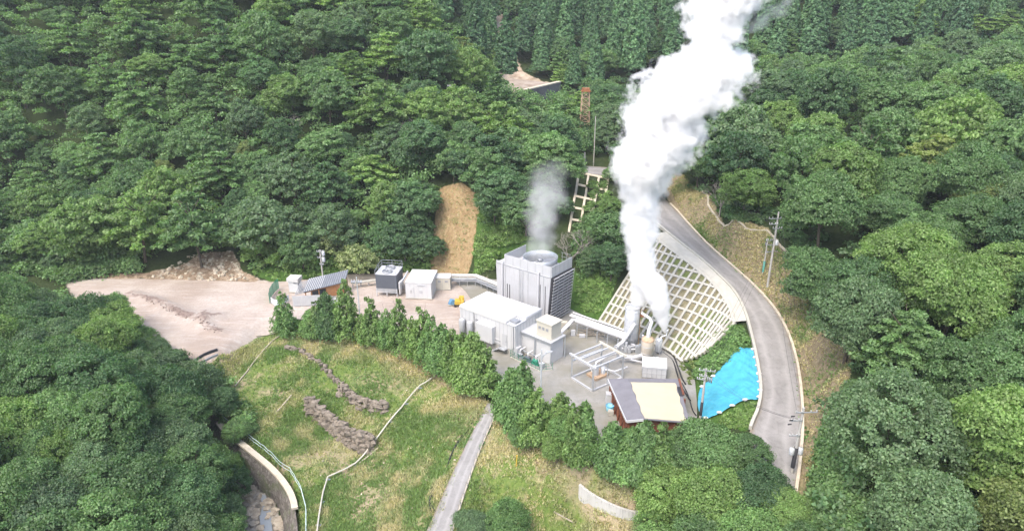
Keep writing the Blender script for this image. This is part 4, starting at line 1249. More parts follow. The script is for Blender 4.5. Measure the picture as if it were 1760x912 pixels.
# --- annex: deck on posts with a cream plant room on top
F = frame((5.6, 87.2), (.75, -.66))
F2 = frame((5.6, 87.2), (.75, -.66))
an = thing('annex', 'grey walled annex with a cream rooftop room, right of the hall', 'industrial building', F(-3, 2, 0))
A0, B1, HD = -6.3, 3.5, 3.7
b = MB(); b.obox(F, A0, 0, 0, B1, HD - .14, HD); b.build('deck', M_OFFWHITE, an)
b = MB(); b.obox(F, A0 + .3, -.35, .35, B1 - .1, 0, HD - .141); b.build('wall', M_WHITE, an)
for a, y in ((-.06, .06), (-3.1, .06), (A0 + .06, .06), (-.06, B1 - .06)):
    b = MB(); b.bar(F(a, y, 0), F(a, y, HD - .142), .16); b.build('post', M_STEEL, an)
b = MB(); b.obox(F, A0 - .03, .03, -.05, -.003, HD - .22, HD + .02); b.obox(F, .003, .05, -.03, B1, HD - .22, HD + .02); b.build('edge_beam', M_STEEL, an)
b = MB(); b.obox(F, -3.3, -.55, .75, 3.1, HD + .12, HD + 2.3); rm = b.build('rooftop_room', M_CREAM, an)
b = MB(); b.obox(F, -3.4, -.45, .65, 3.2, HD, HD + .119); b.build('base_slab', M_CONC, rm)
b = MB(); b.obox(F, -3.42, -.43, .63, 3.22, HD + 2.301, HD + 2.45); b.build('roof', M_CREAM, rm)
for a in (-2.95, -2.25, -1.55):
    b = MB(); b.obox(F, a, a + .42, .72, .748, HD + 1.15, HD + 1.6); b.build('window', M_GREYMETAL, rm)
b = MB(); b.tube([F(A0 + .2, .2, HD), F(A0 + .2, .2, HD + 2.2)], .05, 6); b.build('mast', M_OFFWHITE, an)
# fenced pumps in front of the annex
gf = thing('green_fence', 'low green pipe fence round the pump skid in front of the annex', 'fence', F(-3, -1.6, 0))
b = MB()
pts = [F(-6.1, -.5, 0), F(-6.1, -1.9, 0), F(-.2, -2.2, 0), F(.9, -.7, 0)]
q = resample(pts, .8)
for p in q: b.tube([p, p + Vector((0, 0, 1.15))], .03, 5)
b.build('post', M_GREEN, gf)
b = MB()
for z in (.25, .7, 1.13): b.tube([p + Vector((0, 0, z)) for p in q], .025, 5)
b.build('rail', M_GREEN, gf)
cu = MB(); rib(cu, [p + Vector((0, 0, .0)) for p in q], [Vector((0, 0, 1))] * len(q), .2, .12); cu.build('curb', M_CONC, gf)
ps = thing('pump_skid', 'grey and black pumps with pipework inside the green fence', 'pump', F(-3, -1, 0))
rng = random.Random(5)
for k, a in enumerate((-4.9, -3.4, -1.9)):
    b = MB(); b.tube([F(a - .45, -1.05, .55), F(a + .45, -1.05, .55)], .28, 12); b.obox(F, a - .6, a + .6, -1.35, -.75, 0, .26)
    mt_ = b.build('motor', [M_GREYMETAL, M_CHARCOAL, M_GREEN][k], ps)
    b = MB(); b.tube([F(a, -1.05, .8), F(a, -1.05, 1.3), F(a, .1, 1.3)], .1, 8); b.build('pipe', M_PIPE, ps)
b = MB(); b.obox(F, -6.0, -5.2, -1.4, -.3, .02, 1.5); b.build('control_box', M_OFFWHITE, ps)
b = MB(); b.obox(F, -.9, -.3, -1.5, -.9, .02, .8); b.build('control_box', M_OFFWHITE, ps)
b = MB(); b.tube([F(-5, -.5, 1.0), F(-2, -.5, 1.0), F(-.5, -1.8, .5)], .08, 6); b.build('header_pipe', M_STEEL, ps)

# --- open steel frame
F = frame((10.95, 80.4), (4.55, 3.4))
LA, LB, HF = 5.7, 4.3, 3.6
fr = thing('pipe_gantry', 'open cream and grey steel frame with no walls, standing on the yard', 'frame structure', F(LA / 2, LB / 2, 0))
for a, y in ((0, 0), (LA, 0), (0, LB), (LA, LB), (LA * .48, 0.0)):
    b = MB(); b.bar(F(a, y, 0), F(a, y, HF), .22 if a != LA * .48 else .12); b.build('post', M_STEEL, fr)
for p, q in (((0, -.5), (0, LB + .5)), ((LA, -.5), (LA, LB + .5)), ((-.1, 0), (LA + .1, 0)), ((-.1, LB), (LA + .1, LB)), ((-.1, LB * .36), (LA + .1, LB * .36)), ((-.1, LB * .68), (LA + .1, LB * .68))):
    b = MB(); s = .26 if p[0] in (0, LA) else .2
    b.bar(F(*p, HF + (.14 if p[0] in (0, LA) else .0)), F(*q, HF + (.14 if p[0] in (0, LA) else .0)), s)
    b.build('beam', M_CREAM if p[0] == LA else M_OFFWHITE, fr)
b = MB()
for p, q in (((0, 0), (0, LB)), ((0, 0), (LA, 0)), ((0, LB), (LA, LB)), ((LA, 0), (LA, LB))): b.bar(F(*p, .12), F(*q, .12), .24)
b.build('sill_beam', M_OFFWHITE, fr)
b = MB(); b.tube([F(0, LB, HF - .8), F(LA, LB, HF - .8)], .12, 8); b.tube([F(.4, .1, .2), F(.0, .0, HF)], .04, 5); b.tube([F(0, .7, HF - .1), F(0, 0, HF - .8)], .05, 5); b.build('brace', M_PIPE, fr)
# equipment under the frame
eq = thing('valve_skid', 'brown and grey valves and pipes under the open steel frame', 'machine', F(3, 2.6, 0))
b = MB(); b.obox(F, 2.2, 4.6, 1.6, 3.6, .02, .35); b.build('base', M_RUSTPALE, eq)
b = MB(); b.lathe(F(3.0, 2.6, .35), [(.01, 1.5), (.4, 1.45), (.45, 1.2), (.45, 0)], 14); b.lathe(F(4.1, 2.2, .35), [(.01, 1.0), (.3, .95), (.32, 0)], 12); b.build('valve_body', M_VESSEL, eq)
b = MB(); b.tube([F(3.0, 2.6, 1.6), F(3.0, 2.6, 2.3), F(5.6, 2.9, 2.3), F(7.5, 3.2, 2.0)], .16, 8); b.tube([F(4.1, 2.2, 1), F(5.0, .8, 1), F(7.4, .7, .9)], .12, 8); b.build('pipe', M_PIPE, eq)

# --- steam vessels
def vessel(label, name, c, r, h, mat, dome=.5, seg=28, leg=.5):
    t = thing(name, label, 'vessel', (c[0], c[1], 0))
    b = MB(); b.lathe((c[0], c[1], 0), [(.01, h), (r * .5, h - dome * .12), (r * .85, h - dome * .5), (r, h - dome), (r, leg), (r * .8, leg - .15), (.01, leg - .2)], seg); sh = b.build('shell', mat, t)
    for z in np.arange(leg + .8, h - dome, 1.1):
        b = MB(); b.lathe((c[0], c[1], z), [(r + .004, 0), (r + .025, .02), (r + .025, .07), (r + .004, .09)], seg); b.build('band', M_STEEL, sh)
    b = MB()
    for k in range(4):
        a = .4 + 1.5708 * k
        b.bar((c[0] + r * .8 * math.cos(a), c[1] + r * .8 * math.sin(a), 0), (c[0] + r * .8 * math.cos(a), c[1] + r * .8 * math.sin(a), leg + .3), .14)
    b.build('skirt', M_GREYMETAL, t)
    return t
V1 = P(1083, 592); V2 = P(1111, 618); V3 = P(1131, 607)
v1 = vessel('tallest grey cylindrical silencer on the yard, the big steam column rising from it', 'silencer_vessel', V1, 1.12, 6.5, M_VESSEL, .25)
b = MB(); b.lathe((V1.x, V1.y, 6.5), [(1.12, -.25), (1.18, -.1), (1.18, .1), (1.0, .1), (1.0, -.2)], 28); b.build('rim', M_OFFWHITE, v1)
b = MB()
for k in range(2): b.tube([V1 + Vector((1.25, -.2 + .4 * k, 0)), V1 + Vector((1.25, -.2 + .4 * k, 6.6))], .04, 5)
for z in np.arange(.4, 6.5, .4): b.tube([V1 + Vector((1.25, -.2, z)), V1 + Vector((1.25, .2, z))], .025, 4)
b.build('ladder', M_RUSTPALE, v1)
b = MB(); b.box(V1.x + 1.1, V1.x + 2.0, V1.y - .5, V1.y + .5, 5.0, 5.1); b.build('platform', M_RUST, v1)
b = MB(); 
for dx, dy in ((1.95, -.45), (1.95, .45), (1.2, -.45)): b.tube([V1 + Vector((dx, dy, 5.1)), V1 + Vector((dx, dy, 6.1))], .03, 4)
b.tube([V1 + Vector((1.2, -.45, 6.1)), V1 + Vector((1.95, -.45, 6.1)), V1 + Vector((1.95, .45, 6.1))], .03, 4); b.build('platform_rail', M_RUST, v1)
v2 = vessel('tan rust-topped vessel with a white bent pipe on its dome', 'separator_vessel', V2, .92, 3.9, M_TANVESSEL, .55)
b = MB(); b.lathe((V2.x, V2.y, 3.3), [(.935, 0), (.935, .1), (.85, .3), (.60, .47), (.3, .6)], 28); b.build('dome_cap', M_RUSTPALE, v2)
b = MB(); b.tube([V2 + Vector((0, 0, 3.8)), V2 + Vector((0.02, 0, 4.8)), V2 + Vector((.25, .3, 5.5)), V2 + Vector((.45, .5, 6.0)), V2 + Vector((.1, .8, 6.5)), V2 + Vector((-.9, 1.6, 6.9))], [.34, .3, .27, .25, .22, .2], 12); b.build('bent_pipe', M_PIPE, v2)
v3 = vessel('small grey drum with a pipe to the steaming nozzle', 'drain_drum', V3, .5, 2.6, M_VESSEL, .2, 20)
b = MB(); b.tube([V3 + Vector((.1, 0, 2.4)), V3 + Vector((.3, .1, 2.75)), V3 + Vector((1.1, .5, 2.8)), V3 + Vector((1.2, .5, 3.4))], .1, 8); b.build('pipe', M_PIPE, v3)
NOZ = V3 + Vector((1.2, .5, 3.4))
b = MB(); b.lathe(NOZ, [(.1, -.1), (.2, .0), (.2, .45), (.13, .45)], 12); b.build('nozzle', M_OFFWHITE, v3)
# big inclined pipe into the silencer, and pipes on the ground round the vessels
def pipe(name, label, pts, r, mat=None, supports=0, cat='pipe', seg=10):
    t = thing(name, label, cat, (pts[0][0], pts[0][1], 0))
    b = MB(); b.tube(pts, r, seg); b.build('run', mat or M_PIPE, t)
    b = MB(); b.lathe(pts[0], [(r, -.05), (r * 1.4, -.05), (r * 1.4, .05), (r, .05)], 12); b.lathe(pts[-1], [(r, -.05), (r * 1.4, -.05), (r * 1.4, .05), (r, .05)], 12); b.build('flange', M_STEEL, t)
    if supports:
        b = MB()
        for p in resample(pts, supports)[1:-1:1]:
            g = float(hz(p.x, p.y)) if abs(p.z) > 3 or p.z < 0 else 0
            if p.z - g > .25: b.bar((p.x, p.y, g - .1), (p.x, p.y, p.z - r), .12)
        if b.v: b.build('support', M_STEEL, t)
    return t
pipe('inlet_pipe', 'thick silver pipe slanting up into the tall silencer', [V1 + Vector((-2.6, -3.0, 1.3)), V1 + Vector((-1.6, -2.2, 1.6)), V1 + Vector((.3, -.9, 4.0))], .3)
pipe('vessel_pipe', 'thick white pipe lying left of the tan vessel', [V2 + Vector((-.8, -.3, .9)), V2 + Vector((-2.2, -.9, .9)), V2 + Vector((-4.2, -1.0, 1.1))], .32)
pipe('vessel_pipe', 'thin white pipe curving round the front of the tan vessel', [V2 + Vector((1.6, 0, .4)), V2 + Vector((1.2, -1.3, .4)), V2 + Vector((-.6, -1.6, .4)), V2 + Vector((-2.6, -1.5, .9))], .13)
pipe('vessel_pipe', 'pipe hugging the foot of the tall silencer', [V1 + Vector((-1.5, -1.2, .6)), V1 + Vector((-.2, -1.6, .6)), V1 + Vector((1.2, -1.3, .6)), V1 + Vector((1.9, -.6, .6))], .15)
bx = thing('valve_box', 'cluster of valves and grey boxes at the foot of the tall silencer', 'machine', V1 + Vector((0, -1.8, 0)))
b = MB()
rng = random.Random(11)
for k in range(7):
    x, y = V1.x - 1.8 + k * .6, V1.y - 2.3 + rng.uniform(-.4, .3); s = rng.uniform(.18, .36)
    b.box(x - s, x + s, y - s, y + s, 0.02 + .001 * k, rng.uniform(.5, 1.5))
b.build('box', M_STEEL, bx)
b = MB()
for k in range(8):
    p = V1 + Vector((-2.2 + k * .62, -2.6 + rng.uniform(-.3, .3), rng.uniform(.5, 1.4))); b.tube([p, p + Vector((rng.uniform(-.9, .9), rng.uniform(-.9, .3), rng.uniform(-.3, .3)))], .09, 6)
b.build('pipe', M_PIPE, bx)
for k, (dx, dy, h, r, lab) in enumerate([(-1.0, -1.9, 1.6, .3, 'slim standing cylinder at the foot of the tall silencer, left of the pair'), (1.6, -1.2, 2.4, .2, 'slim standing cylinder between the tall silencer and tan vessel')]):
    vessel(lab, 'small_vessel', V1 + Vector((dx, dy, 0)), r, h, M_STEEL, .15, 14, .3)

# pipe rack along the foot of the grid slope, from the cooling tower to the silencer
r0, r1, r2 = P(958, 577, 1.2), P(988, 550, 2.2), P(1076, 581, 2.2)
rk = thing('pipe_rack', 'long rack of silver pipes from the cooling tower to the silencer', 'pipe rack', (r1.x, r1.y, 0))
d = (r2 - r1).normalized(); nrm = Vector((-d.y, d.x, 0))
for k, (off, r, z) in enumerate(((0, .34, 0), (.75, .15, .1), (1.15, .15, .1), (1.6, .1, .3))):
    b = MB()
    if k == 0: b.tube([r0, r1 - d * .4 + Vector((0, 0, -.1)), r1 + d * .3, r2], r, 12)
    else: b.tube([r1 + nrm * off - d * 1.5 + Vector((0, 0, z)), r2 + nrm * off + Vector((0, 0, z))], r, 8)
    b.build('pipe', M_PIPE, rk)
b = MB()
for k in range(5):
    p = r1.lerp(r2, (k + .4) / 5)
    for o in (-.4, 1.9): b.bar(p + nrm * o - Vector((0, 0, p.z)), p + nrm * o - Vector((0, 0, .4)), .14)
    b.bar(p - nrm * .5 - Vector((0, 0, .42)), p + nrm * 2.0 - Vector((0, 0, .42)), .12)
b.build('rack_post', M_STEEL, rk)
# odds and ends lying on the yard below the rack
for k, (px, py, w, dd, h, m, lab) in enumerate([(970, 567, 1.0, .8, 1.3, M_CREAM, 'yellowish box unit under the pipe rack'), (985, 577, .7, .5, .9, M_OFFWHITE, 'small white cabinet on the yard below the pipe rack'), (1001, 580, .9, .6, .4, M_OFFWHITE, 'low white block on the yard below the pipe rack'),
                                              (1133, 650, .8, .6, .5, M_CONC, 'pale block in front of the white tank')]):
    p = P(px, py); t = thing('equipment_box', lab, 'box', p)
    b = MB(); b.box(p.x - w / 2, p.x + w / 2, p.y, p.y + dd, .06, h); b.build('body', m, t)
    b = MB(); b.box(p.x - w / 2 - .04, p.x + w / 2 + .04, p.y - .04, p.y + dd + .04, 0.004, .059); b.build('base', M_GREYMETAL, t)
p = P(1010, 575)
t = thing('timber_heap', 'heap of loose planks and pipe lengths on the yard behind the open frame', 'timber heap', p)
rng = random.Random(3)
b = MB()
for k in range(16):
    c = p + Vector((rng.uniform(-2.0, 3.2), rng.uniform(-.6, 1.6), .08 + .05 * (k % 4))); a = rng.uniform(-.9, .2); l = rng.uniform(.7, 1.8)
    b.bar(c - Vector((math.cos(a), math.sin(a), 0)) * l, c + Vector((math.cos(a), math.sin(a), .05)) * l, .12, .07)
b.build('plank', M_WOOD, t)

# --- white tank with a pipe railing beside the red shed
F = frame(P(1103, 651)[:2], (P(1146, 655) - P(1103, 651))[:2])
wt_ = thing('water_tank', 'white box tank with a dark pipe railing behind the red shed', 'tank', F(1.6, 1.4, 0))
b = MB(); b.obox(F, 0, 3.3, .4, 3.0, .1, 1.75); b.build('shell', M_WHITE, wt_)
b = MB(); b.hexa([F(-.06, .34, 1.751), F(3.36, .34, 1.751), F(3.36, 3.06, 1.751), F(-.06, 3.06, 1.751)], [F(-.06, .34, 1.82), F(3.36, .34, 1.82), F(3.36, 3.06, 2.0), F(-.06, 3.06, 2.0)]); b.build('lid', M_ROOFWHITE, wt_)
b = MB()
for a in np.arange(0, 3.4, .66): b.tube([F(a, .12, 0), F(a, .12, 1.7)], .03, 5)
b.tube([F(0, .12, 1.7), F(3.3, .12, 1.7)], .04, 5); b.tube([F(0, .12, .9), F(3.3, .12, .9)], .03, 5)
b.build('railing', M_GREYMETAL, wt_)

# --- red shed: low gable, slate sheeting, part of it under a cream sheet
A, B = P(1045, 652, 3.1), P(1077, 724, 3.1); C, D_ = P(1165, 652, 3.1), P(1186, 728, 3.1)
R0, R1 = P(1079, 651, 3.75), P(1106, 721, 3.75)
rs = thing('red_shed', 'red timber shed with a dark gable roof partly under a cream sheet', 'shed', (17, 73, 0))
b = MB(); up = Vector((0, 0, .12))
b.hexa([A, B, R1, R0], [A + up, B + up, R1 + up, R0 + up]); b.hexa([R0, R1, D_, C], [R0 + up, R1 + up, D_ + up, C + up])
b.mi = 0; rf = b.build('roof', M_SLATE, rs)
def on_right(s, t, dz):   # s across from the ridge, t from far to near
    return (R0.lerp(C, s)).lerp(R1.lerp(D_, s), t) + Vector((0, 0, .12 + dz))
b = MB(); b.smooth = True
n1, n2 = 14, 16
grid = []
for i in range(n1 + 1):
    for k in range(n2 + 1):
        s, t = .02 + .90 * i / n1 + .015 * math.sin(k * 1.3), .11 + .87 * k / n2
        grid.append(on_right(s, t, .035 + .03 * mnoise.noise(Vector((i * .5, k * .4, 0)))))
b.add(grid, [(i * (n2 + 1) + k, (i + 1) * (n2 + 1) + k, (i + 1) * (n2 + 1) + k + 1, i * (n2 + 1) + k + 1) for i in range(n1) for k in range(n2)])
b.build('cream_sheet', simple('cream_sheet', (.50, .44, .31), .6, var=.06, scale=.5, dirt=(.48, .42, .30)), rf)
b = MB(); b.bar(A + Vector((-.04, 0, .02)), B + Vector((-.04, 0, .02)), .08, .3); b.bar(B + Vector((0, -.05, .02)), R1 + Vector((0, -.05, .02)), .08, .3); b.build('barge_board', M_WHITE, rf)
wl = [(A.x + .35, A.y - .4), (B.x + .35, B.y + .4), (D_.x - .4, D_.y + .4), (C.x - .4, C.y - .4)]
b = MB(); b.hexa([Vector((x, y, 0)) for x, y in wl], [Vector((x, y, 3.05)) for x, y in wl]); wall_ = b.build('wall', M_REDWOOD, rs)
b = MB()
for k in range(7):
    q = Vector((*wl[0], 0)).lerp(Vector((*wl[1], 0)), k / 6) + Vector((-.1, 0, 0))
    b.bar(q, q + Vector((0, 0, 3.0)), .16)
for k in range(6):
    q0 = Vector((*wl[0], .2)).lerp(Vector((*wl[1], .2)), k / 6) + Vector((-.07, 0, 0)); q1 = Vector((*wl[0], 2.6)).lerp(Vector((*wl[1], 2.6)), (k + 1) / 6) + Vector((-.07, 0, 0))
    b.bar(q0, q1, .1)
for k in range(6):
    q = Vector((*wl[1], 0)).lerp(Vector((*wl[2], 0)), k / 5) + Vector((0, -.1, 0)); b.bar(q, q + Vector((0, 0, 3.0)), .16)
b.build('timber_frame', simple('red_frame', (.22, .085, .05), .7, var=.25), rs)
b = MB()
for t in (.06, .26, .5):
    p0 = C.lerp(D_, t) + Vector((.12, 0, 0)); b.bar(p0 + Vector((0, 0, -3.1)), p0 + Vector((0, 0, .25)), .22)
b.bar(C.lerp(D_, .02) + Vector((.12, 0, .2)), C.lerp(D_, .4) + Vector((.12, 0, .2)), .24)
b.build('side_post', M_REDWOOD, rs)
b = MB(); q0, q1 = on_right(.93, .2, .02), on_right(.93, .42, .02)
b.hexa([q0, q1, q1 + Vector((.6, 0, 0)), q0 + Vector((.6, 0, 0))], [q0 + Vector((0, 0, .02)), q1 + Vector((0, 0, .02)), q1 + Vector((.6, 0, .02)), q0 + Vector((.6, 0, .02))]); b.build('roof_gap', M_DARK, rf)
# things along the shed's left wall
p = P(1046, 694); t = thing('white_bin', 'tall white container against the left wall of the red shed', 'container', p)
b = MB(); b.box(p.x - .35, p.x + .35, p.y - .3, p.y + .6, .02, 1.5); b.build('body', M_WHITE, t); b = MB(); b.box(p.x - .38, p.x + .38, p.y - .33, p.y + .63, 1.501, 1.6); b.build('lid', M_OFFWHITE, t)
p = P(1048, 704); t = thing('plastic_tub', 'round blue tub beside the white container at the red shed', 'tub', p)
b = MB(); b.lathe(p, [(.01, .05), (.42, .05), (.5, .7), (.54, .7), (.46, .0)], 18); b.build('shell', simple('tub_blue', (.22, .48, .56), .5), t); b = MB(); b.lathe(p, [(.54, .66), (.58, .7), (.54, .74), (.49, .72)], 18); b.build('rim', M_BLUE, t)
p = P(1050, 712); t = thing('concrete_block', 'pale block in front of the blue tub at the red shed', 'block', p)
b = MB(); b.box(p.x - .4, p.x + .3, p.y - .3, p.y + .3, .01, .6); b.box(p.x - .3, p.x + .2, p.y - .2, p.y + .2, .601, .68); b.build('body', M_CONC, t)

# --- container hut, chiller, kiosk
def hut(name, label, cat, fl, fr_, depth, h, mat, door=True, vents=()):
    p0, p1 = P(*fl), P(*fr_)
    F = frame((p0.x, p0.y), (p1.x - p0.x, p1.y - p0.y)); w = (p1 - p0).length
    t = thing(name, label, cat, F(w / 2, depth / 2, 0))
    b = MB(); b.obox(F, 0, w, 0, depth, .15, h); b.build('wall', mat, t)
    b = MB(); b.obox(F, -.06, w + .06, -.06, depth + .06, h + .001, h + .1); b.build('roof', M_ROOFWHITE, t)
    b = MB(); b.obox(F, -.12, w + .12, -.12, depth + .12, 0, .149); b.build('base', M_CONC, t)
    return t, F, w
t, F, w = hut('container_hut', 'large white container hut beside the dark cooling unit', 'hut', (698, 512.5), (742, 514), 6.0, 3.0, M_WHITE)
b = MB(); b.obox(F, 2.1, 3.5, -.12, -.003, 2.55, 2.72); b.build('canopy', M_OFFWHITE, t)
b = MB(); b.obox(F, .55, 1.45, -.05, -.003, .2, 2.3); dd_ = b.build('door', M_WHITE, t)
b = MB(); b.obox(F, .85, .89, -.09, -.051, 1.0, 1.7); b.obox(F, 1.05, 1.09, -.09, -.051, 1.0, 1.7); b.build('handle', M_GREYMETAL, dd_)
b = MB(); b.obox(F, 2.45, 3.0, -.05, -.003, 1.1, 1.6); b.build('vent', M_OFFWHITE, t)
b = MB()
for a in np.arange(0, w + .01, w / 6): b.obox(F, a - .015, a + .015, -.022, -.004, .16, 2.98)
for a in np.arange(.6, 6, .9): b.obox(F, w + .004, w + .02, a - .015, a + .015, .16, 2.98)
b.build('seam', M_OFFWHITE, t)
t, F, w = hut('control_kiosk', 'small white kiosk with two vents right of the container hut', 'kiosk', (749, 498), (774, 498), 2.1, 2.3, M_CREAM)
for a in (.45, 1.7):
    b = MB(); b.obox(F, a, a + .55, -.04, -.003, 1.5, 1.85); b.build('vent', M_GREYMETAL, t)
b = MB(); b.obox(F, 1.25, 1.28, -.02, -.003, .2, 2.2); b.build('door_seam', M_GREYMETAL, t)
t, F, w = hut('white_kiosk', 'white kiosk with a rounded cap inside the green fence', 'kiosk', (497.5, 502), (513.5, 503), 1.6, 2.55, M_WHITE)
b = MB(); b.obox(F, -.2, w + .15, -.15, 1.75, 2.101, 2.75); b.build('cap', M_ROOFWHITE, t)
b = MB(); b.obox(F, w * .55, w * .9, -.04, -.003, 1.75, 1.95); b.build('vent', M_GREYMETAL, t)
# chiller
p0, p1 = P(647.5, 508), P(683, 510)
F = frame((p0.x, p0.y), (p1.x - p0.x, p1.y - p0.y)); w = (p1 - p0).length
ch = thing('air_chiller', 'dark grey air cooler on legs with a railed top and two fans', 'chiller', F(w / 2, 2, 0))
b = MB(); b.obox(F, 0, w, .05, 4.1, 1.5, 4.1); b.build('casing', M_CHARCOAL, ch)
b = MB(); b.obox(F, -.06, w + .06, 0, 4.16, 4.101, 4.2); tp = b.build('top_deck', M_OFFWHITE, ch)
for y in (1.1, 3.0):
    b = MB(); b.lathe(F(w / 2, y, 4.2), [(.85, .01), (.8, .35), (.86, .35), (.92, .01)], 24); f_ = b.build('fan_ring', M_GREYMETAL, tp)
    b = MB()
    for k in range(6):
        a = k * 1.047; b.bar(F(w / 2, y, 4.4), F(w / 2 + .76 * math.cos(a), y + .76 * math.sin(a), 4.4), .2, .03)
    b.build('fan', M_STEEL, f_)
b = MB()
for a, y in ((0, 0), (w / 2, 0), (w, 0), (0, 2.05), (0, 4.1), (w, 2.05), (w, 4.1), (w / 2, 4.1)): b.tube([F(a, y, 4.2), F(a, y, 5.3 if y > 0 else 4.9)], .035, 5)
for z in (4.75, 5.3): b.tube([F(0, 0, min(z, 4.9)), F(0, 2, z), F(0, 4.1, z), F(w, 4.1, z), F(w, 2, z)], .035, 5)
b.build('guard_rail', M_STEEL, ch)
b = MB()
for a in (.05, w / 2, w - .05):
    for y in (.1, 4.0): b.bar(F(a, y, 0), F(a, y, 1.5), .14)
b.obox(F, -.05, w + .05, -.02, .049, .72, .84)
b.build('leg', M_OFFWHITE, ch)
b = MB(); b.obox(F, .1, w - .1, .12, 4.0, .9, 1.499); b.build('tray', M_STEEL, ch)
b = MB()
for k in range(3): b.tube([F(w + .35, .5 + k * .5, .3), F(w + .35, .5 + k * .5, 2.6 - .4 * k), F(w + .9, 1.2 + k * .6, 3.0), F(w + .9, 4.2, 3.3)], .14, 8)
b.build('pipe', M_PIPE, ch)
# low trunking left of the chiller and the railed pipe bridge right of the kiosk
t = thing('cable_trunk', 'low white walkway trunking left of the dark cooling unit', 'trunking', P(617, 484, .8))
b = MB(); q0, q1 = P(606, 486, .9), P(647, 481, .9); b.bar(q0, q1, .7, .25); b.build('duct', M_CONC, t)
b = MB()
for k in range(4): c = q0.lerp(q1, k / 3); b.bar(Vector((c.x, c.y, 0)), c, .15)
b.build('leg', M_GREYMETAL, t)
br = thing('pipe_bridge', 'bent bridge of dark pipes with a white cover between kiosk and cooling tower', 'pipe rack', P(816, 480))
ln = [P(776, 482, .9), P(817, 482, .9), P(858, 499, .9)]
for k in range(3):
    b = MB(); b.tube([p + Vector((0, -.3 * k + .3, .1 + .22 * (k % 2))) for p in ln], .14, 8); b.build('pipe', [M_GREYMETAL, M_STEEL, M_GREYMETAL][k], br)
b = MB(); rib(b, [p + Vector((0, .6, .9)) for p in ln], [Vector((0, 0, 1))] * 3, .75, .05); b.build('cover', M_ROOFWHITE, br)
b = MB()
for p in resample(ln, 1.6):
    b.bar((p.x, p.y - .5, 0), (p.x, p.y - .5, 1.7), .07); b.bar((p.x, p.y + .9, 0), (p.x, p.y + .9, 1.75), .09)
b.build('post', M_STEEL, br)
b = MB()
for z in (.8, 1.0): b.tube([p + Vector((0, -.5, z - .2)) for p in ln], .03, 5)
b.build('hand_rail', M_STEEL, br)

# --- timber house with a standing seam roof
bl, brr, tr, tl = P(521, 503, 2.1), P(593, 485, 2.1), P(599, 464, 3.7), P(531, 480, 3.7)
sh_ = thing('timber_house', 'orange timber hut under a grey lean-to metal roof by the gravel', 'hut', ((bl.x + brr.x) / 2, bl.y, 0))
b = MB(); b.hexa([bl, brr, tr, tl], [q + Vector((0, 0, .12)) for q in (bl, brr, tr, tl)])
rf = b.build('roof', simple('blue_slate_roof', (.16, .175, .20), .5, var=.08, scale=.7), sh_)
b = MB()
for k in range(9):
    t_ = .02 + k * .048; q0, q1 = bl.lerp(brr, t_), tl.lerp(tr, t_); b.bar(q0 + Vector((0, 0, .14)), q1 + Vector((0, 0, .14)), .1, .06)
for k in range(10):
    t_ = .46 + k * .056; q0, q1 = bl.lerp(brr, t_), tl.lerp(tr, t_); b.bar(q0 + Vector((0, 0, .13)), q1 + Vector((0, 0, .13)), .03, .03)
b.build('seams', M_OFFWHITE, rf)
b = MB()
dirv = (brr - bl).normalized()
for k in range(5):
    o = -dirv * (.25 + .3 * k); b.bar(bl + o + Vector((0, 0, -.1)), tl + o + Vector((0, 0, -.1)), .09, .12)
b.build('rafter', M_GREYMETAL, rf)
back = Vector((tl.x - bl.x, tl.y - bl.y, 0)).normalized()
m0 = bl.lerp(brr, .5)
b = MB()
f0, f1 = m0 + back * .35, brr + back * .35 - dirv * .3
k0, k1 = tl.lerp(tr, .02) - back * .2, tr - back * .2 - dirv * .3
b.hexa([Vector((q.x, q.y, 0)) for q in (f0, f1, k1, k0 + (tr - tl) * .5)], [Vector((f0.x, f0.y, 2.05)), Vector((f1.x, f1.y, 2.05)), Vector((k1.x, k1.y, 3.45)), Vector((k0.x + (tr - tl).x * .5, k0.y + (tr - tl).y * .5, 3.45))])
b.build('wall', M_ORANGEWOOD, sh_)
for t_ in (.03, .17, .34):
    b = MB(); q = bl.lerp(brr, t_) + back * .3; b.bar((q.x, q.y, 0), (q.x, q.y, 1.9), .14); b.build('post', M_ORANGEWOOD, sh_)
b = MB()
b.bar(bl + back * .3 + Vector((0, 0, -.12)), m0 + back * .3 + Vector((0, 0, -.12)), .12, .16)
b.build('header_beam', M_ORANGEWOOD, sh_)
b = MB(); q = f0.lerp(f1, .52) - back * .05; b.bar((q.x, q.y, 0), (q.x, q.y, 2.0), .1); b.build('post', M_ORANGEWOOD, sh_)
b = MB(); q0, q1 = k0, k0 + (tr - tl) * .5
b.hexa([Vector((q0.x, q0.y, 0)), Vector((q1.x, q1.y, 0)), Vector((q1.x, q1.y + .1, 0)), Vector((q0.x, q0.y + .1, 0))], [Vector((q0.x, q0.y, 3.3)), Vector((q1.x, q1.y, 3.3)), Vector((q1.x, q1.y + .1, 3.3)), Vector((q0.x, q0.y + .1, 3.3))]); b.build('back_wall', M_CHARCOAL, sh_)

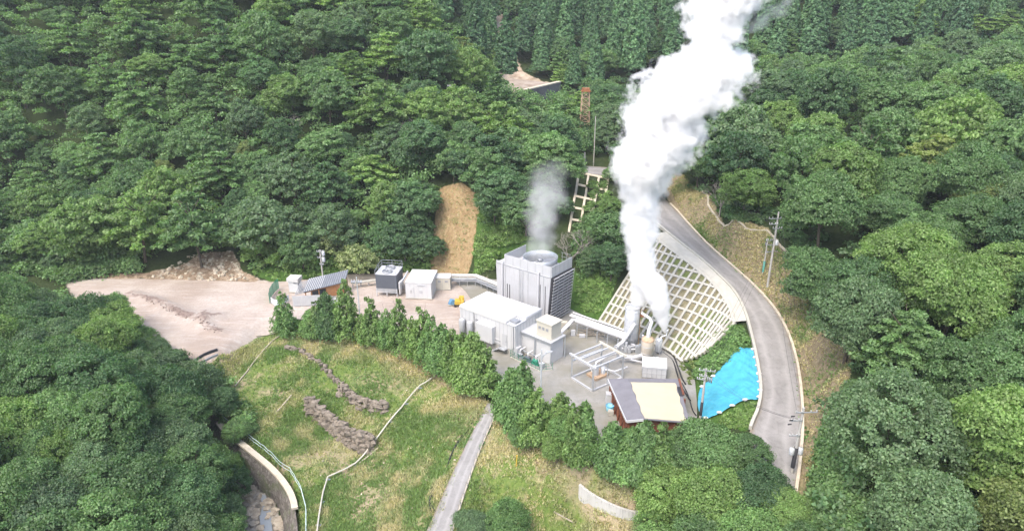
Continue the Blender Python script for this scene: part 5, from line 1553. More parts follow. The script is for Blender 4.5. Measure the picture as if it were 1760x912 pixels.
# white hoarding in front of the hut, curved lower piece, green net fence
hd = thing('steel_hoarding', 'pale steel sheet hoarding in front of the timber hut', 'fence', P(535, 524))
ln = resample([P(504, 526), P(565, 523), P(590, 532)], 1.0)
for i in range(len(ln) - 1):
    b = MB(); b.bar(ln[i] + Vector((0, 0, .95)), ln[i + 1] - (ln[i + 1] - ln[i]) * .015 + Vector((0, 0, .95)), .05, 1.9)
    b.build('sheet', M_OFFWHITE, hd)
b = MB()
for p in ln[::2]: b.tube([p + Vector((0, .08, 0)), p + Vector((0, .08, 2.0))], .03, 5)
b.build('post', M_STEEL, hd)
b = MB(); ln = spline([P(466, 520), P(474, 525), P(486, 523), P(497, 516)], 5)
b.add([q for p in ln for q in (p, p + Vector((0, 0, .85)), p + Vector((0, .06, 1.1)), p + Vector((0, .06, 0)))], [(i * 4 + k, i * 4 + 4 + k, i * 4 + 4 + (k + 1) % 4, i * 4 + (k + 1) % 4) for i in range(len(ln) - 1) for k in range(4)])
tag(b.build('steel_hoarding', simple('blue_white_sheet', (.60, .66, .72), .5, var=.05)), 'low curved pale blue sheet at the foot of the green net fence', 'fence')
nf = thing('net_fence', 'green net fence at the right end of the gravel', 'fence', P(470, 505))
def net_mat():
    m, nt, bs = new_mat('green_net'); bs.inputs['Base Color'].default_value = (.03, .36, .20, 1); bs.inputs['Alpha'].default_value = .78; bs.inputs['Roughness'].default_value = .7
    return m
b = MB(); ln = spline([P(464, 521), P(466, 511), P(473, 501), P(480, 495)], 5)
b.add([q for p in ln for q in (p, p + Vector((0, 0, 1.9)))], [(2 * i, 2 * i + 2, 2 * i + 3, 2 * i + 1) for i in range(len(ln) - 1)])
b.build('net', net_mat(), nf)
b = MB()
for p in ln[::4]: b.tube([p, p + Vector((0, 0, 2.0))], .05, 6)
b.build('post', M_GREEN, nf)

# vehicle-like yellow and blue plant beside the hall
p = P(790, 524)
t = thing('mini_excavator', 'small yellow digger parked left of the hall', 'excavator', p)
b = MB(); b.box(p.x - .9, p.x - .55, p.y - .8, p.y + .8, .02, .4); b.box(p.x + .55, p.x + .9, p.y - .8, p.y + .8, .02, .4); b.build('track', M_DARK, t)
b = MB(); b.box(p.x - .8, p.x + .8, p.y - .7, p.y + .7, .401, .95); b.box(p.x - .1, p.x + .75, p.y - .1, p.y + .7, .951, 1.5); b.build('body', M_YELLOW, t)
b = MB(); b.bar(p + Vector((.3, -.6, .9)), p + Vector((.5, -1.4, 1.9)), .2); b.bar(p + Vector((.5, -1.4, 1.9)), p + Vector((.6, -2.3, .9)), .16); b.box(p.x + .3, p.x + .9, p.y - 2.6, p.y - 2.2, .4, .95); b.build('arm', M_YELLOW, t)
p = P(779, 523)
t = thing('blue_sheet_pile', 'pile of goods under a blue sheet beside the yellow digger', 'goods pile', p)
b = MB(); b.ball(p + Vector((0, 0, .35)), .85, 10, (1, .8, .75), amp=.6); b.build('sheet', simple('blue_sheet', (.10, .22, .34), .5, var=.2), t)
b = MB(); b.box(p.x - .8, p.x + .8, p.y - .6, p.y + .6, .01, .12); b.build('pallet', M_WOOD, t)
# ------------------------------------------------------------------ single trees and bushes placed one by one
def base_for(px, py, lift):
    """ground point under a crown centre that shows at a pixel and stands `lift` metres above the ground"""
    a, b, c = ray(px, py)
    t = 25.0
    while t < 500 and CAM_H + c * t - lift > float(hz(a * t, b * t)): t += .4
    x, y = a * t, b * t
    return x, y, float(hz(x, y)), y * CS + (CAM_H - float(hz(x, y)) - lift) * SN
def crown_tree(px, py, rpx, kind, i, tint, label, group=None, name='broadleaf_tree', rot=0.0, sz=1.0):
    cm, tm, R, Ht = K[kind][i % len(K[kind])]
    fw = 90.0
    for _ in range(3):
        s = rpx * fw / (FPX * R)
        x, y, z, fw = base_for(px, py, Ht * s * sz * .62)
    return put_tree(name, kind, i, (x, y, z - .2), s, rot, tint, label, group, sz)
HR = random.Random(77)
ORD = ['first', 'second', 'third', 'fourth', 'fifth', 'sixth', 'seventh', 'eighth', 'ninth', 'tenth', 'eleventh', 'twelfth', 'thirteenth', 'fourteenth', 'fifteenth']
def hedge_row(rows, phrase, group, loose=()):
    for j, (px, py, top, wpx) in enumerate(rows):
        g = G(px, py)
        h = height_at(g, top)
        kd_ = 'loose' if j < len(loose) and loose[j] else 'hedge'
        cm, tm, R, Ht = K[kd_][j % 4]
        fw = proj(g.x, g.y, g.z)[2]
        s = wpx * fw / FPX / (2 * R)
        put_tree('young_tree' if kd_ == 'loose' else 'evergreen_tree', kd_, j, (g.x, g.y, g.z - .1), s, HR.uniform(0, 6), 'light' if kd_ == 'loose' and j % 3 else ['hedge', 'light', 'hedge', 'light', 'mid'][(j * 7) % 5], f'{ORD[j]} tree {phrase}', group, h / (Ht * s))
hedge_row([(492, 577, 498, 32)], 'alone at the edge of the gravel left of the hut hoarding', None, [1])
hedge_row([(536, 575, 530, 28), (549, 577, 512, 32), (567, 578, 502, 34), (600, 583, 478, 36), (623, 588, 536, 22), (641, 593, 503, 32), (668, 600, 528, 26), (690, 606, 512, 34), (710, 613, 540, 26), (728, 620, 520, 36)],
          'from the left in the loose row between bank and white container hut', 'trees of the loose row above the bank', [0, 1, 0, 1, 1, 1, 1, 1, 1, 1])
hedge_row([(743, 630, 536, 36), (762, 638, 552, 40), (782, 650, 560, 36), (796, 656, 572, 34), (815, 666, 568, 48), (834, 677, 586, 42)],
          'from the left in the dense hedge before the white hall', 'hedge trees before the white hall', [1, 0, 1, 0, 0, 1])
hedge_row([(880, 712, 630, 44), (897, 738, 616, 48), (922, 768, 662, 46), (962, 752, 674, 44), (984, 795, 690, 44), (1003, 785, 684, 36)],
          'from the path in the bushy clump right of the path', 'pointed trees of the clump right of the path', [0, 0, 1, 0, 1, 0])
for k_, (qx, qy, r_, ti_, lb_) in enumerate([(876, 668, 24, 'hedge', 'rounded tree at the path end of the clump'), (912, 700, 30, 'hedge', 'rounded tree behind the lamp pole in the clump right of the path'), (945, 722, 32, 'light', 'bright rounded tree in the middle of the clump right of the path'),
                                              (984, 740, 32, 'hedge', 'rounded tree at the right end of the clump right of the path'), (958, 768, 28, 'light', 'bright rounded tree at the lower front of the clump right of the path'), (902, 742, 24, 'mid', 'low rounded tree at the near edge of the clump by the path')]):
    crown_tree(qx, qy, r_, 'round_near', k_, ti_, lb_, rot=k_ * 1.1, sz=1.15)
hedge_row([(1050, 806, 722, 44), (1076, 815, 742, 44), (1100, 822, 724, 50), (1130, 830, 728, 54)], 'from the left in the row below the red shed', 'trees below the red shed')
for k, (px, py, r, kind, tint, lab) in enumerate([
    (1172, 765, 46, 'round_near', 'mid', 'mid green tree right below the cream roof of the red shed'),
    (1228, 772, 62, 'round_near', 'mid', 'broad mid green tree between the red shed and the road'),
    (1288, 775, 40, 'round_near', 'mid', 'small round tree at the road edge below the blue sheet'),
    (1165, 838, 62, 'round_near', 'light', 'bright green tree right of the streaked concrete wall'),
    (1236, 850, 70, 'round_near', 'light', 'big bright green tree at the bottom below the red shed'),
    (1306, 838, 54, 'round_near', 'dark', 'dark tree at the lower end of the road'),
    (1352, 872, 46, 'round_near', 'light', 'bright green tree overhanging the road end'),
    (1140, 902, 54, 'round_near', 'hedge', 'fresh green tree cut by the bottom edge right of the streaked wall'),
    (1218, 925, 66, 'round_near', 'mid', 'mid green tree on the bottom edge under the big bright one'),
    (1300, 915, 62, 'round_near', 'hedge', 'fresh green tree on the bottom edge by the road end'),
    (1372, 930, 50, 'round_near', 'mid', 'mid green tree on the bottom edge at the wood'),
    (1106, 762, 38, 'round_near', 'hedge', 'low fresh green tree in front of the near wall of the red shed'),
    (1066, 772, 32, 'round_near', 'mid', 'small mid green tree at the near left corner of the red shed'),
    (1688, 690, 84, 'tier_near', 'mid', 'big layered tree with drooping sprays at the right edge'),
    (1712, 800, 80, 'tier_near', 'light', 'bright layered tree low on the right edge'),
    (868, 888, 42, 'round_near', 'hedge', 'fresh green bush on the bank right of the path'),
    (812, 900, 32, 'round_near', 'grey', 'grey-green bush at the bottom right of the path'),
    (850, 925, 34, 'round_near', 'mid', 'mid green bush on the bottom edge right of the path'),
    (612, 438, 34, 'round_far', 'cream', 'tree flecked with cream blossom behind the dark cooling unit'),
    (572, 418, 26, 'round_far', 'cream', 'small blossoming tree above the timber hut'),
    (570, 142, 36, 'tier', 'light', 'bright layered tree standing out half way up the mountain'),
    (60, 400, 34, 'round_far', 'light', 'bright green tree at the far left foot of the mountain'),
    (150, 418, 34, 'round_far', 'light', 'bright green vine covered tree at the mountain foot'),
    (345, 340, 30, 'tier', 'light', 'bright layered tree low on the left mountain'),
    (1690, 338, 46, 'round_near', 'yellow', 'yellow-green tree high on the right edge of the wood'),
    (1722, 470, 56, 'tier_near', 'yellow', 'yellow-green layered tree at the right edge of the wood'),
    (880, 250, 52, 'round_far', 'mid', 'mid green tree on the mountain nose above the small plume'),
    (840, 285, 44, 'round_far', 'mid', 'mid green tree above the bare earth slip'),
    (938, 300, 36, 'round_far', 'dark', 'dark tree behind the small steam plume'),
    (905, 345, 40, 'round_far', 'mid', 'mid green tree left of the small plume above the cooling tower'),
    (958, 350, 24, 'round_far', 'dark', 'dark tree between the small plume and cream lattice'),
    (1050, 352, 24, 'round_far', 'light', 'bright green tree right of the cream lattice'),
    (1048, 395, 38, 'round_far', 'mid', 'mid green tree in the gully left of the big steam'),
    (1052, 440, 34, 'round_far', 'dark', 'dark tree in the gully beside the big steam'),
    (1062, 292, 22, 'round_far', 'mid', 'small tree on the bank below the gate'),
    (1020, 440, 22, 'round_far', 'grey', 'grey-green tree behind the bare branched tree'),
    (790, 272, 38, 'round_far', 'dark', 'dark tree on top of the bare earth slip'),
    (706, 332, 42, 'round_far', 'dark', 'dark tree left of the bare earth slip'),
    (694, 404, 38, 'round_far', 'dark', 'dark tree beside the foot of the bare earth slip'),
    (850, 345, 34, 'round_far', 'mid', 'mid green tree right of the bare earth slip'),
    (1110, 300, 36, 'round_far', 'mid', 'tree beside the upper road behind the big steam'),
    (1080, 262, 34, 'round_far', 'dark', 'dark tree above the upper road left of the steam')]):
    crown_tree(px, py, r, kind, k, tint, lab, rot=k * 1.3)

# leafless trees
def bare_tree(px, py, hgt, seed, label, spread=1.0):
    rng = random.Random(seed); g = G(px, py); t = thing('bare_tree', label, 'tree', g)
    b = MB()
    b.tube([g - Vector((0, 0, .3)), g + Vector((.1, 0, hgt * .35))], [.16, .12], 6); b.build('trunk', M_DEAD, t)
    b = MB()
    def grow(p, d, l, r, n):
        q = p + d * l; b.tube([p, p.lerp(q, .5) + Vector((rng.uniform(-.1, .1),) * 3), q], [r, r * .8, r * .55], 5, cap=False)
        if n:
            for _ in range(3):
                e = (d + Vector((rng.uniform(-1, 1), rng.uniform(-1, 1), rng.uniform(-.35, .8))) * .75 * spread).normalized(); grow(q, e, l * rng.uniform(.6, .85), r * .6, n - 1)
    for k in range(5):
        a = 1.256 * k + rng.random(); grow(g + Vector((.1, 0, hgt * rng.uniform(.2, .35))), Vector((math.cos(a) * .7 * spread, math.sin(a) * .7 * spread, .8)).normalized(), hgt * .28, .09, 3)
    b.build('branches', M_DEAD, t)
M_DEAD = MAT_DEADWOOD
bare_tree(978, 462, 6.5, 4, 'grey leafless tree behind the right corner of the cooling tower')
bare_tree(1000, 440, 5.5, 9, 'pale leafless tree between cooling tower and cream lattice')
bare_tree(690, 262, 7.0, 6, 'dead branching tree half way up the mountain nose')
bare_tree(1236, 372, 7.0, 21, 'bare grey trunk at the wood edge above the mown slope', .8)
bare_tree(1490, 300, 6.5, 22, 'grey leafless tree among the crowns of the right hill')
bare_tree(500, 250, 6.5, 23, 'grey leafless tree half way up the left mountain')
bare_tree(672, 228, 6.0, 16, 'grey dead tree above the dead branching one')

# bushes and creepers in the gully, by the blue sheet, along the mountain foot
def bushes(seed, name, label, poly, n, rad, lift, leaf, mat, per=70, zmin=-99):
    rng = np.random.default_rng(seed)
    X = [p[0] for p in poly]; Y = [p[1] for p in poly]
    pts = []
    while len(pts) < n:
        qx, qy = rng.uniform(min(X), max(X)), rng.uniform(min(Y), max(Y))
        if inpoly([qx], [qy], poly)[0]:
            g = G(qx, qy); pts.append((g.x, g.y, g.z + rng.uniform(*lift)))
    pts = np.array(pts)
    V_, F__, T_ = shrub_cloud(seed, pts, rng.uniform(*rad, n), per, leaf)
    return tag(link_mesh(name, mesh_np(name, V_, F__, colors=T_), mat), label, 'bushes', kind='stuff')
bushes(61, 'bushes', 'fresh green bushes on the bank between the grid slope and the blue sheet', [(1262,560),(1290,592),(1272,600),(1248,622),(1225,648),(1205,662),(1190,650),(1200,628),(1225,605),(1245,575)], 150, (.5, .95), (.0, .6), .22, LEAF['hedge'])
bushes(62, 'bushes', 'weeds on the bank below the blue sheet', [(1304,690),(1296,720),(1284,738),(1255,735),(1232,725),(1262,702)], 60, (.25, .5), (0, .15), .18, LEAF['light'])
bushes(63, 'bushes', 'green creepers on the slope between earth slip and cooling tower', [(828,370),(870,370),(905,385),(915,415),(860,425),(850,470),(818,468),(816,430)], 200, (.5, 1.1), (0, .5), .26, LEAF['light'])
bushes(64, 'bushes', 'shrubs in the gully right of the cooling tower', [(985,400),(1005,380),(1060,360),(1064,455),(1040,470),(1000,480),(990,450)], 240, (.7, 1.4), (0, 1.2), .28, LEAF['mid'])
bushes(65, 'bushes', 'low grass and weeds on the gully slope behind the pipe rack', [(992,470),(1060,455),(1062,480),(1036,535),(1010,538),(992,520)], 170, (.3, .7), (-.1, .2), .22, LEAF['light'])
bushes(66, 'bushes', 'creepers hanging along the foot of the left mountain', [(-60,400),(0,395),(120,400),(300,385),(420,385),(480,400),(560,430),(650,430),(738,430),(738,462),(650,455),(560,466),(470,470),(425,462),(400,428),(320,430),(200,455),(60,460),(-60,462)], 620, (.8, 1.7), (.1, 3.0), .32, LEAF['light'], 90)
bushes(67, 'bushes', 'shrubs round the upper road and gate behind the steam', [(1010,262),(1060,268),(1130,300),(1200,300),(1195,260),(1100,250),(1020,240)], 120, (.7, 1.4), (.2, 1.2), .3, LEAF['mid'])
bushes(68, 'bushes', 'weeds in the squares of the right part of the grid slope', [(1205,545),(1250,535),(1262,555),(1225,600),(1196,612),(1180,585)], 60, (.25, .55), (.3, .6), .2, LEAF['light'], 50)
bushes(70, 'bushes', 'shrubs along the wood edge above the mown slope', [(1222,345),(1245,380),(1320,385),(1335,398),(1360,425),(1385,438),(1385,400),(1330,355),(1240,340)], 160, (.5, 1.1), (0, .8), .26, LEAF['mid'])
bushes(72, 'bushes', 'dry brush on the bank beside the grid foot', [(1168,628),(1186,618),(1204,622),(1196,650),(1184,662)], 26, (.25, .5), (0, .2), .2, LEAF['yellow'], 60)

bushes(73, 'bushes', 'low shrubs at the wood edge right of the lower road', [(1428,712),(1464,662),(1475,660),(1480,720),(1480,790),(1480,930),(1386,930),(1396,830),(1408,770)], 520, (.5, 1.2), (0, .9), .24, LEAF['mid'])
bushes(74, 'bushes', 'bushes at the far left under the mountain', [(-60,440),(110,452),(235,448),(240,470),(150,478),(112,487),(60,474),(-60,476)], 420, (.9, 1.7), (0, 1.8), .3, LEAF['mid'])
bushes(75, 'bushes', 'weeds and brush on the strip behind the sheds', [(430,468),(540,452),(650,446),(738,456),(742,468),(640,462),(540,474),(470,482)], 120, (.25, .6), (0, .2), .22, LEAF['light'])
bushes(76, 'bushes', 'creepers over the cream lattice below the gate', [(1008,322),(1030,312),(1050,320),(1046,400),(1012,412),(990,404),(1000,372),(1012,350)], 90, (.5, 1.0), (.1, .9), .24, LEAF['light'])
bushes(77, 'bushes', 'dry weeds hanging over the stone bank of the stream', [(388,745),(430,776),(470,812),(498,850),(490,858),(455,824),(418,796),(388,768)], 110, (.25, .55), (.05, .3), .16, LEAF['yellow'], 50)
# grass: tufts of blades over the bank, the cut slope and the slope above
def tufts(seed, name, label, poly, n, hgt, mix_, per=7, noise_scale=.18, hedge_line=None):
    rng = np.random.default_rng(seed)
    P_ = np.array([tuple(G(*a))[:2] for a in poly])
    x = rng.uniform(P_[:, 0].min(), P_[:, 0].max(), n * 4); y = rng.uniform(P_[:, 1].min(), P_[:, 1].max(), n * 4)
    i = np.clip(np.searchsorted(xs, x) - 1, 0, nx - 2); j = np.clip(np.searchsorted(ys, y) - 1, 0, ny - 2)
    f = fbm(x * noise_scale, y * noise_scale, 4)
    ok = inpoly(x, y, [tuple(p) for p in P_]) & (_pd[j, i] > 1.1) & (_rd[j, i] > 2.9) & (rng.random(len(x)) < .25 + 1.1 * smooth(.35, .6, f))
    x, y, f = x[ok][:n], y[ok][:n], f[ok][:n]; n = len(x); z = hz(x, y)
    g2 = fbm(x * .35 + 40, y * .35, 3)
    dry = np.clip((g2 - .42) * 5 + rng.normal(0, .25, n) + mix_, 0, 1)
    if hedge_line is not None:
        dry = np.clip(dry + .7 * smooth(6.5, 1.0, polydist(x, y, hedge_line, closed=False)[0]) - .25 * smooth(-14, -24, x) , 0, 1)
    a = rng.uniform(0, 6.283, (n, per)); l = rng.uniform(.4, 1.2, (n, per)) * hgt * (.5 + f)[:, None]; w = rng.uniform(.05, .11, (n, per))
    bx = x[:, None] + rng.normal(0, .16, (n, per)); by = y[:, None] + rng.normal(0, .16, (n, per)); bz = np.repeat(z[:, None], per, 1) - .03
    lx, ly = np.cos(a) * l * .55, np.sin(a) * l * .55
    sx, sy = -np.sin(a) * w, np.cos(a) * w
    V_ = np.stack([np.stack([bx - sx, by - sy, bz], -1), np.stack([bx + sx, by + sy, bz], -1), np.stack([bx + lx, by + ly, bz + l * .8], -1)], 2).reshape(-1, 3)
    m = n * per
    T_ = np.stack([rng.uniform(.7, 1.3, m), np.repeat(dry, per), np.zeros(m)], 1)
    return tag(link_mesh(name, mesh_np(name, V_, np.arange(3 * m).reshape(m, 3), colors=T_), MAT_BLADE), label, 'grass', kind='stuff')
MAT_BLADE = leaf_material('grass_blade', (.18, .27, .085), (.52, .45, .29), .05, .45)
tufts(81, 'bank_grass', 'rough grass and straw over the terraced bank', [(495,552),(600,578),(700,604),(780,648),(838,692),(870,705),(925,752),(980,802),(1040,810),(1140,835),(1200,805),(1260,790),(1230,860),(1200,960),(900,975),(540,985),(520,925),(512,860),(474,806),(388,733),(365,700),(345,640),(395,606),(445,582)], 26000, .40, -.16, hedge_line=[tuple(G(*a)) for a in [(540,577),(610,584),(700,608),(780,648),(845,690),(890,745),(960,795),(1040,815),(1130,836),(1200,850)]])
tufts(82, 'slope_grass', 'short dry grass on the mown cut slope above the road', [(1150,318),(1175,300),(1213,335),(1245,390),(1320,396),(1378,448),(1400,500),(1440,555),(1465,600),(1462,650),(1420,740),(1412,800),(1395,860),(1375,840),(1381,745),(1378,660),(1371,618),(1335,532),(1260,456),(1185,384)], 9000, .30, .55)
tufts(83, 'slip_grass', 'straw and thin weeds on the bare earth slip', [(757,330),(800,328),(820,345),(822,400),(806,466),(745,466),(742,430),(750,380)], 260, .3, .6)
def edge_weeds(seed, name, label, lines, n, off, rad, leaf):
    rng = np.random.default_rng(seed); pts = []
    for ln, side in lines:
        q = resample(ln, .3)
        for _ in range(n):
            k = rng.integers(1, len(q) - 1)
            if vnoise(k * .06 + seed, side * 3.0) < .45: continue
            d = (q[k + 1] - q[k - 1]).normalized(); o = Vector((-d.y, d.x, 0)) * side * rng.uniform(*off)
            pts.append((q[k].x + o.x, q[k].y + o.y, float(max(hz(q[k].x + o.x, q[k].y + o.y), q[k].z - .3)) + .05))
    V_, F__, T_ = shrub_cloud(seed, np.array(pts), rng.uniform(*rad, len(pts)), 40, leaf)
    return tag(link_mesh(name, mesh_np(name, V_, F__, colors=T_), LEAF['hedge']), label, 'weeds', kind='stuff')
edge_weeds(91, 'weeds', 'weeds growing along both edges of the path', [(pathL, 1), (pathR, -1), (pathL, -1), (pathR, 1)], 130, (-.12, .3), (.10, .28), .11)
edge_weeds(92, 'weeds', 'weeds along the hill side kerb of the road', [(roadR, -1), (roadR, 1)], 200, (.1, .6), (.12, .35), .14)
# ------------------------------------------------------------------ tarpaulin, poles, rails, pipes and small things
ca = spline([G(*a) for a in [(1205,720),(1199,698),(1204,668),(1224,650),(1246,627),(1260,607),(1271,600)]], 6)
cb_ = spline([G(*a) for a in [(1212,723),(1234,714),(1258,700),(1280,690),(1306,685),(1304,652),(1294,601)]], 6)
b = MB(); b.smooth = True
ca, cb_ = spline(ca, 2), spline(cb_, 2)
n2 = 44; n1 = len(ca)
vs = []
for i in range(n1):
    for k in range(n2 + 1):
        p = ca[i].lerp(cb_[i], k / n2)
        q = Vector((p.x, p.y, max(float(hz(p.x, p.y)), p.z - .5)))
        w_ = mnoise.noise(Vector((q.x * 1.1 + q.y * .5, q.y * .35, 3))) * .5 + mnoise.noise(Vector((q.x * 3.2 + q.y * 1.4, q.y * .8, 7))) * .25
        vs.append(Vector((q.x, q.y, q.z + .25 + .30 * w_ + .05 * abs(math.sin(k * .55 + 2.5 * mnoise.noise(Vector((i * .12, k * .1, 1))))))))
b.add(vs, [(i * (n2 + 1) + k, i * (n2 + 1) + k + 1, (i + 1) * (n2 + 1) + k + 1, (i + 1) * (n2 + 1) + k) for i in range(n1 - 1) for k in range(n2)])
tp_ = b.build('blue_tarp', simple('blue_tarp', (.055, .32, .44), .55, var=.2, scale=.6, spec=.4))
sol = tp_.modifiers.new('thickness', 'SOLIDIFY'); sol.thickness = .03
tag(tp_, 'bright blue tarpaulin spread over the bank inside the road bend', 'tarpaulin')
rng = random.Random(2)
for k, (px, py) in enumerate([(1294,604),(1298,618),(1301,632),(1303,646),(1305,660),(1306,674),(1304,686),(1280,691),(1258,701),(1236,713),(1212,722),(1206,668),(1226,650)]):
    g = G(px, py); g = g + Vector((0, 0, .42))
    b = MB(); b.ball(g, .3, 10, (1.2, .75, .55), amp=.4)
    tag(b.build('sandbag', M_WHITE), 'white sandbag holding down the edge of the blue tarpaulin', 'sandbag', 'sandbags round the blue tarpaulin')

def pole(name, label, base, h, r0=.17, r1=.11, arms=(), cans=(), extra=None, cat='utility pole', mat=None, lean=(0, 0), yaw=0.0):
    base = Vector(base); t = thing(name, label, cat, base)
    top = base + Vector((lean[0], lean[1], h))
    b = MB(); b.tube([base - Vector((0, 0, .5)), base.lerp(top, .5), top], [r0, (r0 + r1) / 2, r1], 10); b.build('shaft', mat or M_CONC_GREY, t)
    ax = Vector((math.cos(yaw), math.sin(yaw), 0))
    tips = []
    for z, w, off in arms:
        c = base.lerp(top, z / h) + Vector((0, -.16, 0)); b = MB()
        b.bar(c + ax * (off - w / 2), c + ax * (off + w / 2), .09, .09); arm = b.build('crossarm', M_STEEL, t)
        b = MB()
        for k in (-.46, -.2, .2, .46):
            p = c + ax * (off + w * k); b.lathe(p, [(.03, .04), (.07, .1), (.05, .16), (.08, .22), (.03, .28)], 8); tips.append(p + Vector((0, 0, .26)))
        b.build('insulator', M_WHITE, arm)
    for z, off in cans:
        c = base.lerp(top, z / h) + ax * off + Vector((0, -.05, 0))
        b = MB(); b.lathe(c, [(.01, 0), (.26, .03), (.28, .1), (.28, .75), (.2, .85), (.01, .88)], 14); cn = b.build('transformer', M_LAMP, t)
        for e_ in (.08, -.08):
            b = MB(); b.lathe(c + Vector((e_, 0, .85)), [(.04, 0), (.04, .2)], 8); b.build('bushing', M_CREAM, cn)
        b = MB(); b.bar(c + Vector((0, 0, .4)) - ax * off, c + Vector((0, 0, .4)), .07); b.build('bracket', M_STEEL, cn)
    return t, tips, top
b1 = G(1319, 493); h1 = height_at(b1, 364)
pA, tipsA, topA = pole('utility_pole', 'tall grey pole with cross arms on the mown slope beside the road', b1, h1, .2, .13, [(h1 - 1.0, 2.0, -.5), (h1 - 2.6, 1.5, .1), (h1 - 1.9, 1.4, -.6)], [(h1 - 5.4, .4)], yaw=.1)
b = MB(); c = b1 + Vector((0, -.1, h1 - 6.2)); b.bar(c + Vector((-1.3, 0, .9)), c + Vector((.2, 0, .9)), .08); b.bar(c + Vector((-1.3, 0, .9)), c + Vector((-1.3, 0, 1.3)), .16); b.lathe(c + Vector((-.9, 0, -.3)), [(.22, 0), (.26, .05), (.22, .1)], 12); b.bar(c + Vector((-.9, 0, -.25)), c + Vector((.7, 0, -.1)), .07); b.build('bracket', M_GREYMETAL, pA)
b2 = G(1311, 470); h2 = 6.0
pB, _t, topB = pole('utility_pole', 'short grey pole with a green guard just behind the tall roadside pole', b2, h2, .14, .1, [(h2 - .3, 1.0, .2)], yaw=.1)
b = MB(); b.lathe(b2, [(.17, .3), (.17, 2.2), (.155, 2.2)], 10); b.build('green_guard', simple('green_guard', (.10, .30, .26), .5), pB)
b3 = G(1360, 815); h3 = height_at(b3, 700)
pC, tipsC, topC = pole('utility_pole', 'pole with two transformers at the lower end of the road', b3, h3, .19, .13, [(h3 - .5, 2.4, .3), (h3 - 1.5, 1.2, -.6), (h3 - 3.4, 1.2, -.5)], [(h3 - 5.9, -.45), (h3 - 5.9, .5)], yaw=.05)
b = MB(); b.lathe(b3, [(.22, 1.0), (.22, 3.6), (.2, 3.6)], 10); b.build('black_guard', M_DARK, pC)
b = MB()
for k in range(3):
    c = b3 + Vector((-.9 - .1 * k, -.3, h3 - .9 - .5 * k)); b.hexa([c, c + Vector((-.4, -.05, -.05)), c + Vector((-.4, .05, -.05))], [c + Vector((0, 0, .12)), c + Vector((-.4, -.05, .08)), c + Vector((-.4, .05, .08))])
b.build('cable_clamp', M_DARK, pC)
b4 = G(1203, 722); h4 = height_at(b4, 633)
pD, tipsD, topD = pole('utility_pole', 'pole with a wide cross arm between red shed and blue tarpaulin', b4, h4, .17, .12, [(h4 - .2, 2.0, .1), (h4 - 1.0, .9, -.3), (h4 - 1.5, 1.0, -.5)], [], yaw=-.25)
b = MB(); c = b4 + Vector((.4, -.1, h4 - 1.8))
for k in range(3): b.lathe(c + Vector((.25 * k - .1, 0, -.1 * k)), [(.01, 0), (.1, .02), (.1, .7), (.01, .72)], 8)
b.build('switch', M_GREYMETAL, pD)
b = MB(); b.lathe(b4, [(.19, .8), (.19, 2.8), (.17, 2.8)], 10); b.build('black_guard', M_DARK, pD)
b5 = P(557, 494); h5 = height_at(b5, 429)
pE, tipsE, topE = pole('utility_pole', 'white pole with boxes behind the timber hut', b5, h5, .17, .12, [(h5 - .3, 1.1, 0), (h5 - 1.5, 1.2, .1), (h5 - 2.8, .7, .1)], [(h5 - 1.1, .55), (h5 - 2.3, .5)], mat=M_CONC)
b6 = G(622, 580); h6 = height_at(b6, 476)
pF, _t, topF = pole('lamp_post', 'slim pole with floodlights rising from the hedge row', b6, h6, .11, .08, [(h6 - .6, 1.6, 0)], cat='lamp post', mat=M_LAMP)
for k in (-.7, -.35, .35, .7):
    b = MB(); c = b6 + Vector((k, -.3, h6 - .75)); b.hexa([c + Vector((-.14, -.1, -.12)), c + Vector((.14, -.1, -.12)), c + Vector((.14, .15, .0)), c + Vector((-.14, .15, 0))], [c + Vector((-.14, -.16, .08)), c + Vector((.14, -.16, .08)), c + Vector((.14, .1, .2)), c + Vector((-.14, .1, .2))])
    b.build('floodlight', M_GREYMETAL, pF)
b7 = G(928, 748); h7 = height_at(b7, 600)
pG, _t, topG = pole('lamp_post', 'tall slim pole with a forked lamp bracket in the clump right of the path', b7, h7, .13, .08, [], cat='lamp post', mat=M_LAMP)
b = MB(); c = b7 + Vector((0, 0, h7 - 1.3)); b.bar(c, c + Vector((.75, .3, 1.0)), .09); b.bar(c + Vector((0, 0, .4)), c + Vector((.9, 0, .9)), .08); b.bar(c + Vector((.5, 0, .9)), c + Vector((1.3, 0, 1.0)), .14, .1); b.build('bracket', M_LAMP, pG)
b = MB()
for k in range(7): b.bar(b7 + Vector((.1, 0, 3.2 + k * .45)), b7 + Vector((.5, 0, 3.2 + k * .45)), .03)
b.build('step_bolt', M_STEEL, pG)
for px, py, pyt, lab in ((683, 132, 84, 'slim grey pole among the trees high on the mountain nose'), (775, 200, 145, 'white pole with a short arm among trees left of the sand flat'), (812, 310, 258, 'thin pole behind the earth slip'), (1020, 285, 200, 'thin pole beside the gate on the upper road')):
    g = G(px, py); h = max(5, height_at(g, pyt)); pole('utility_pole', lab, g, h, .12, .09, [(h - .4, 1.2, 0)] if py < 250 else [], mat=M_CONC)
g = G(1004, 290); tG, _t, _q = pole('gate_post', 'grey post beside the gate on the upper road', g, 3.6, .14, .14, [], cat='post')
gt = thing('gate', 'grey wire gate with a white sign closing the upper road', 'gate', G(994, 286))
o = G(994, 286)
b = MB()
for k in range(5): b.tube([o + Vector((.75 * k - 1.4, 0, 0)), o + Vector((.75 * k - 1.4, 0, 2.2))], .05, 6)
for z in (.2, 1.1, 2.1): b.tube([o + Vector((-1.4, 0, z)), o + Vector((1.6, 0, z))], .04, 5)
for k in range(20): b.tube([o + Vector((.15 * k - 1.35, 0, .2)), o + Vector((.15 * k - 1.35, 0, 2.1))], .012, 4)
b.build('frame', M_GREYMETAL, gt)
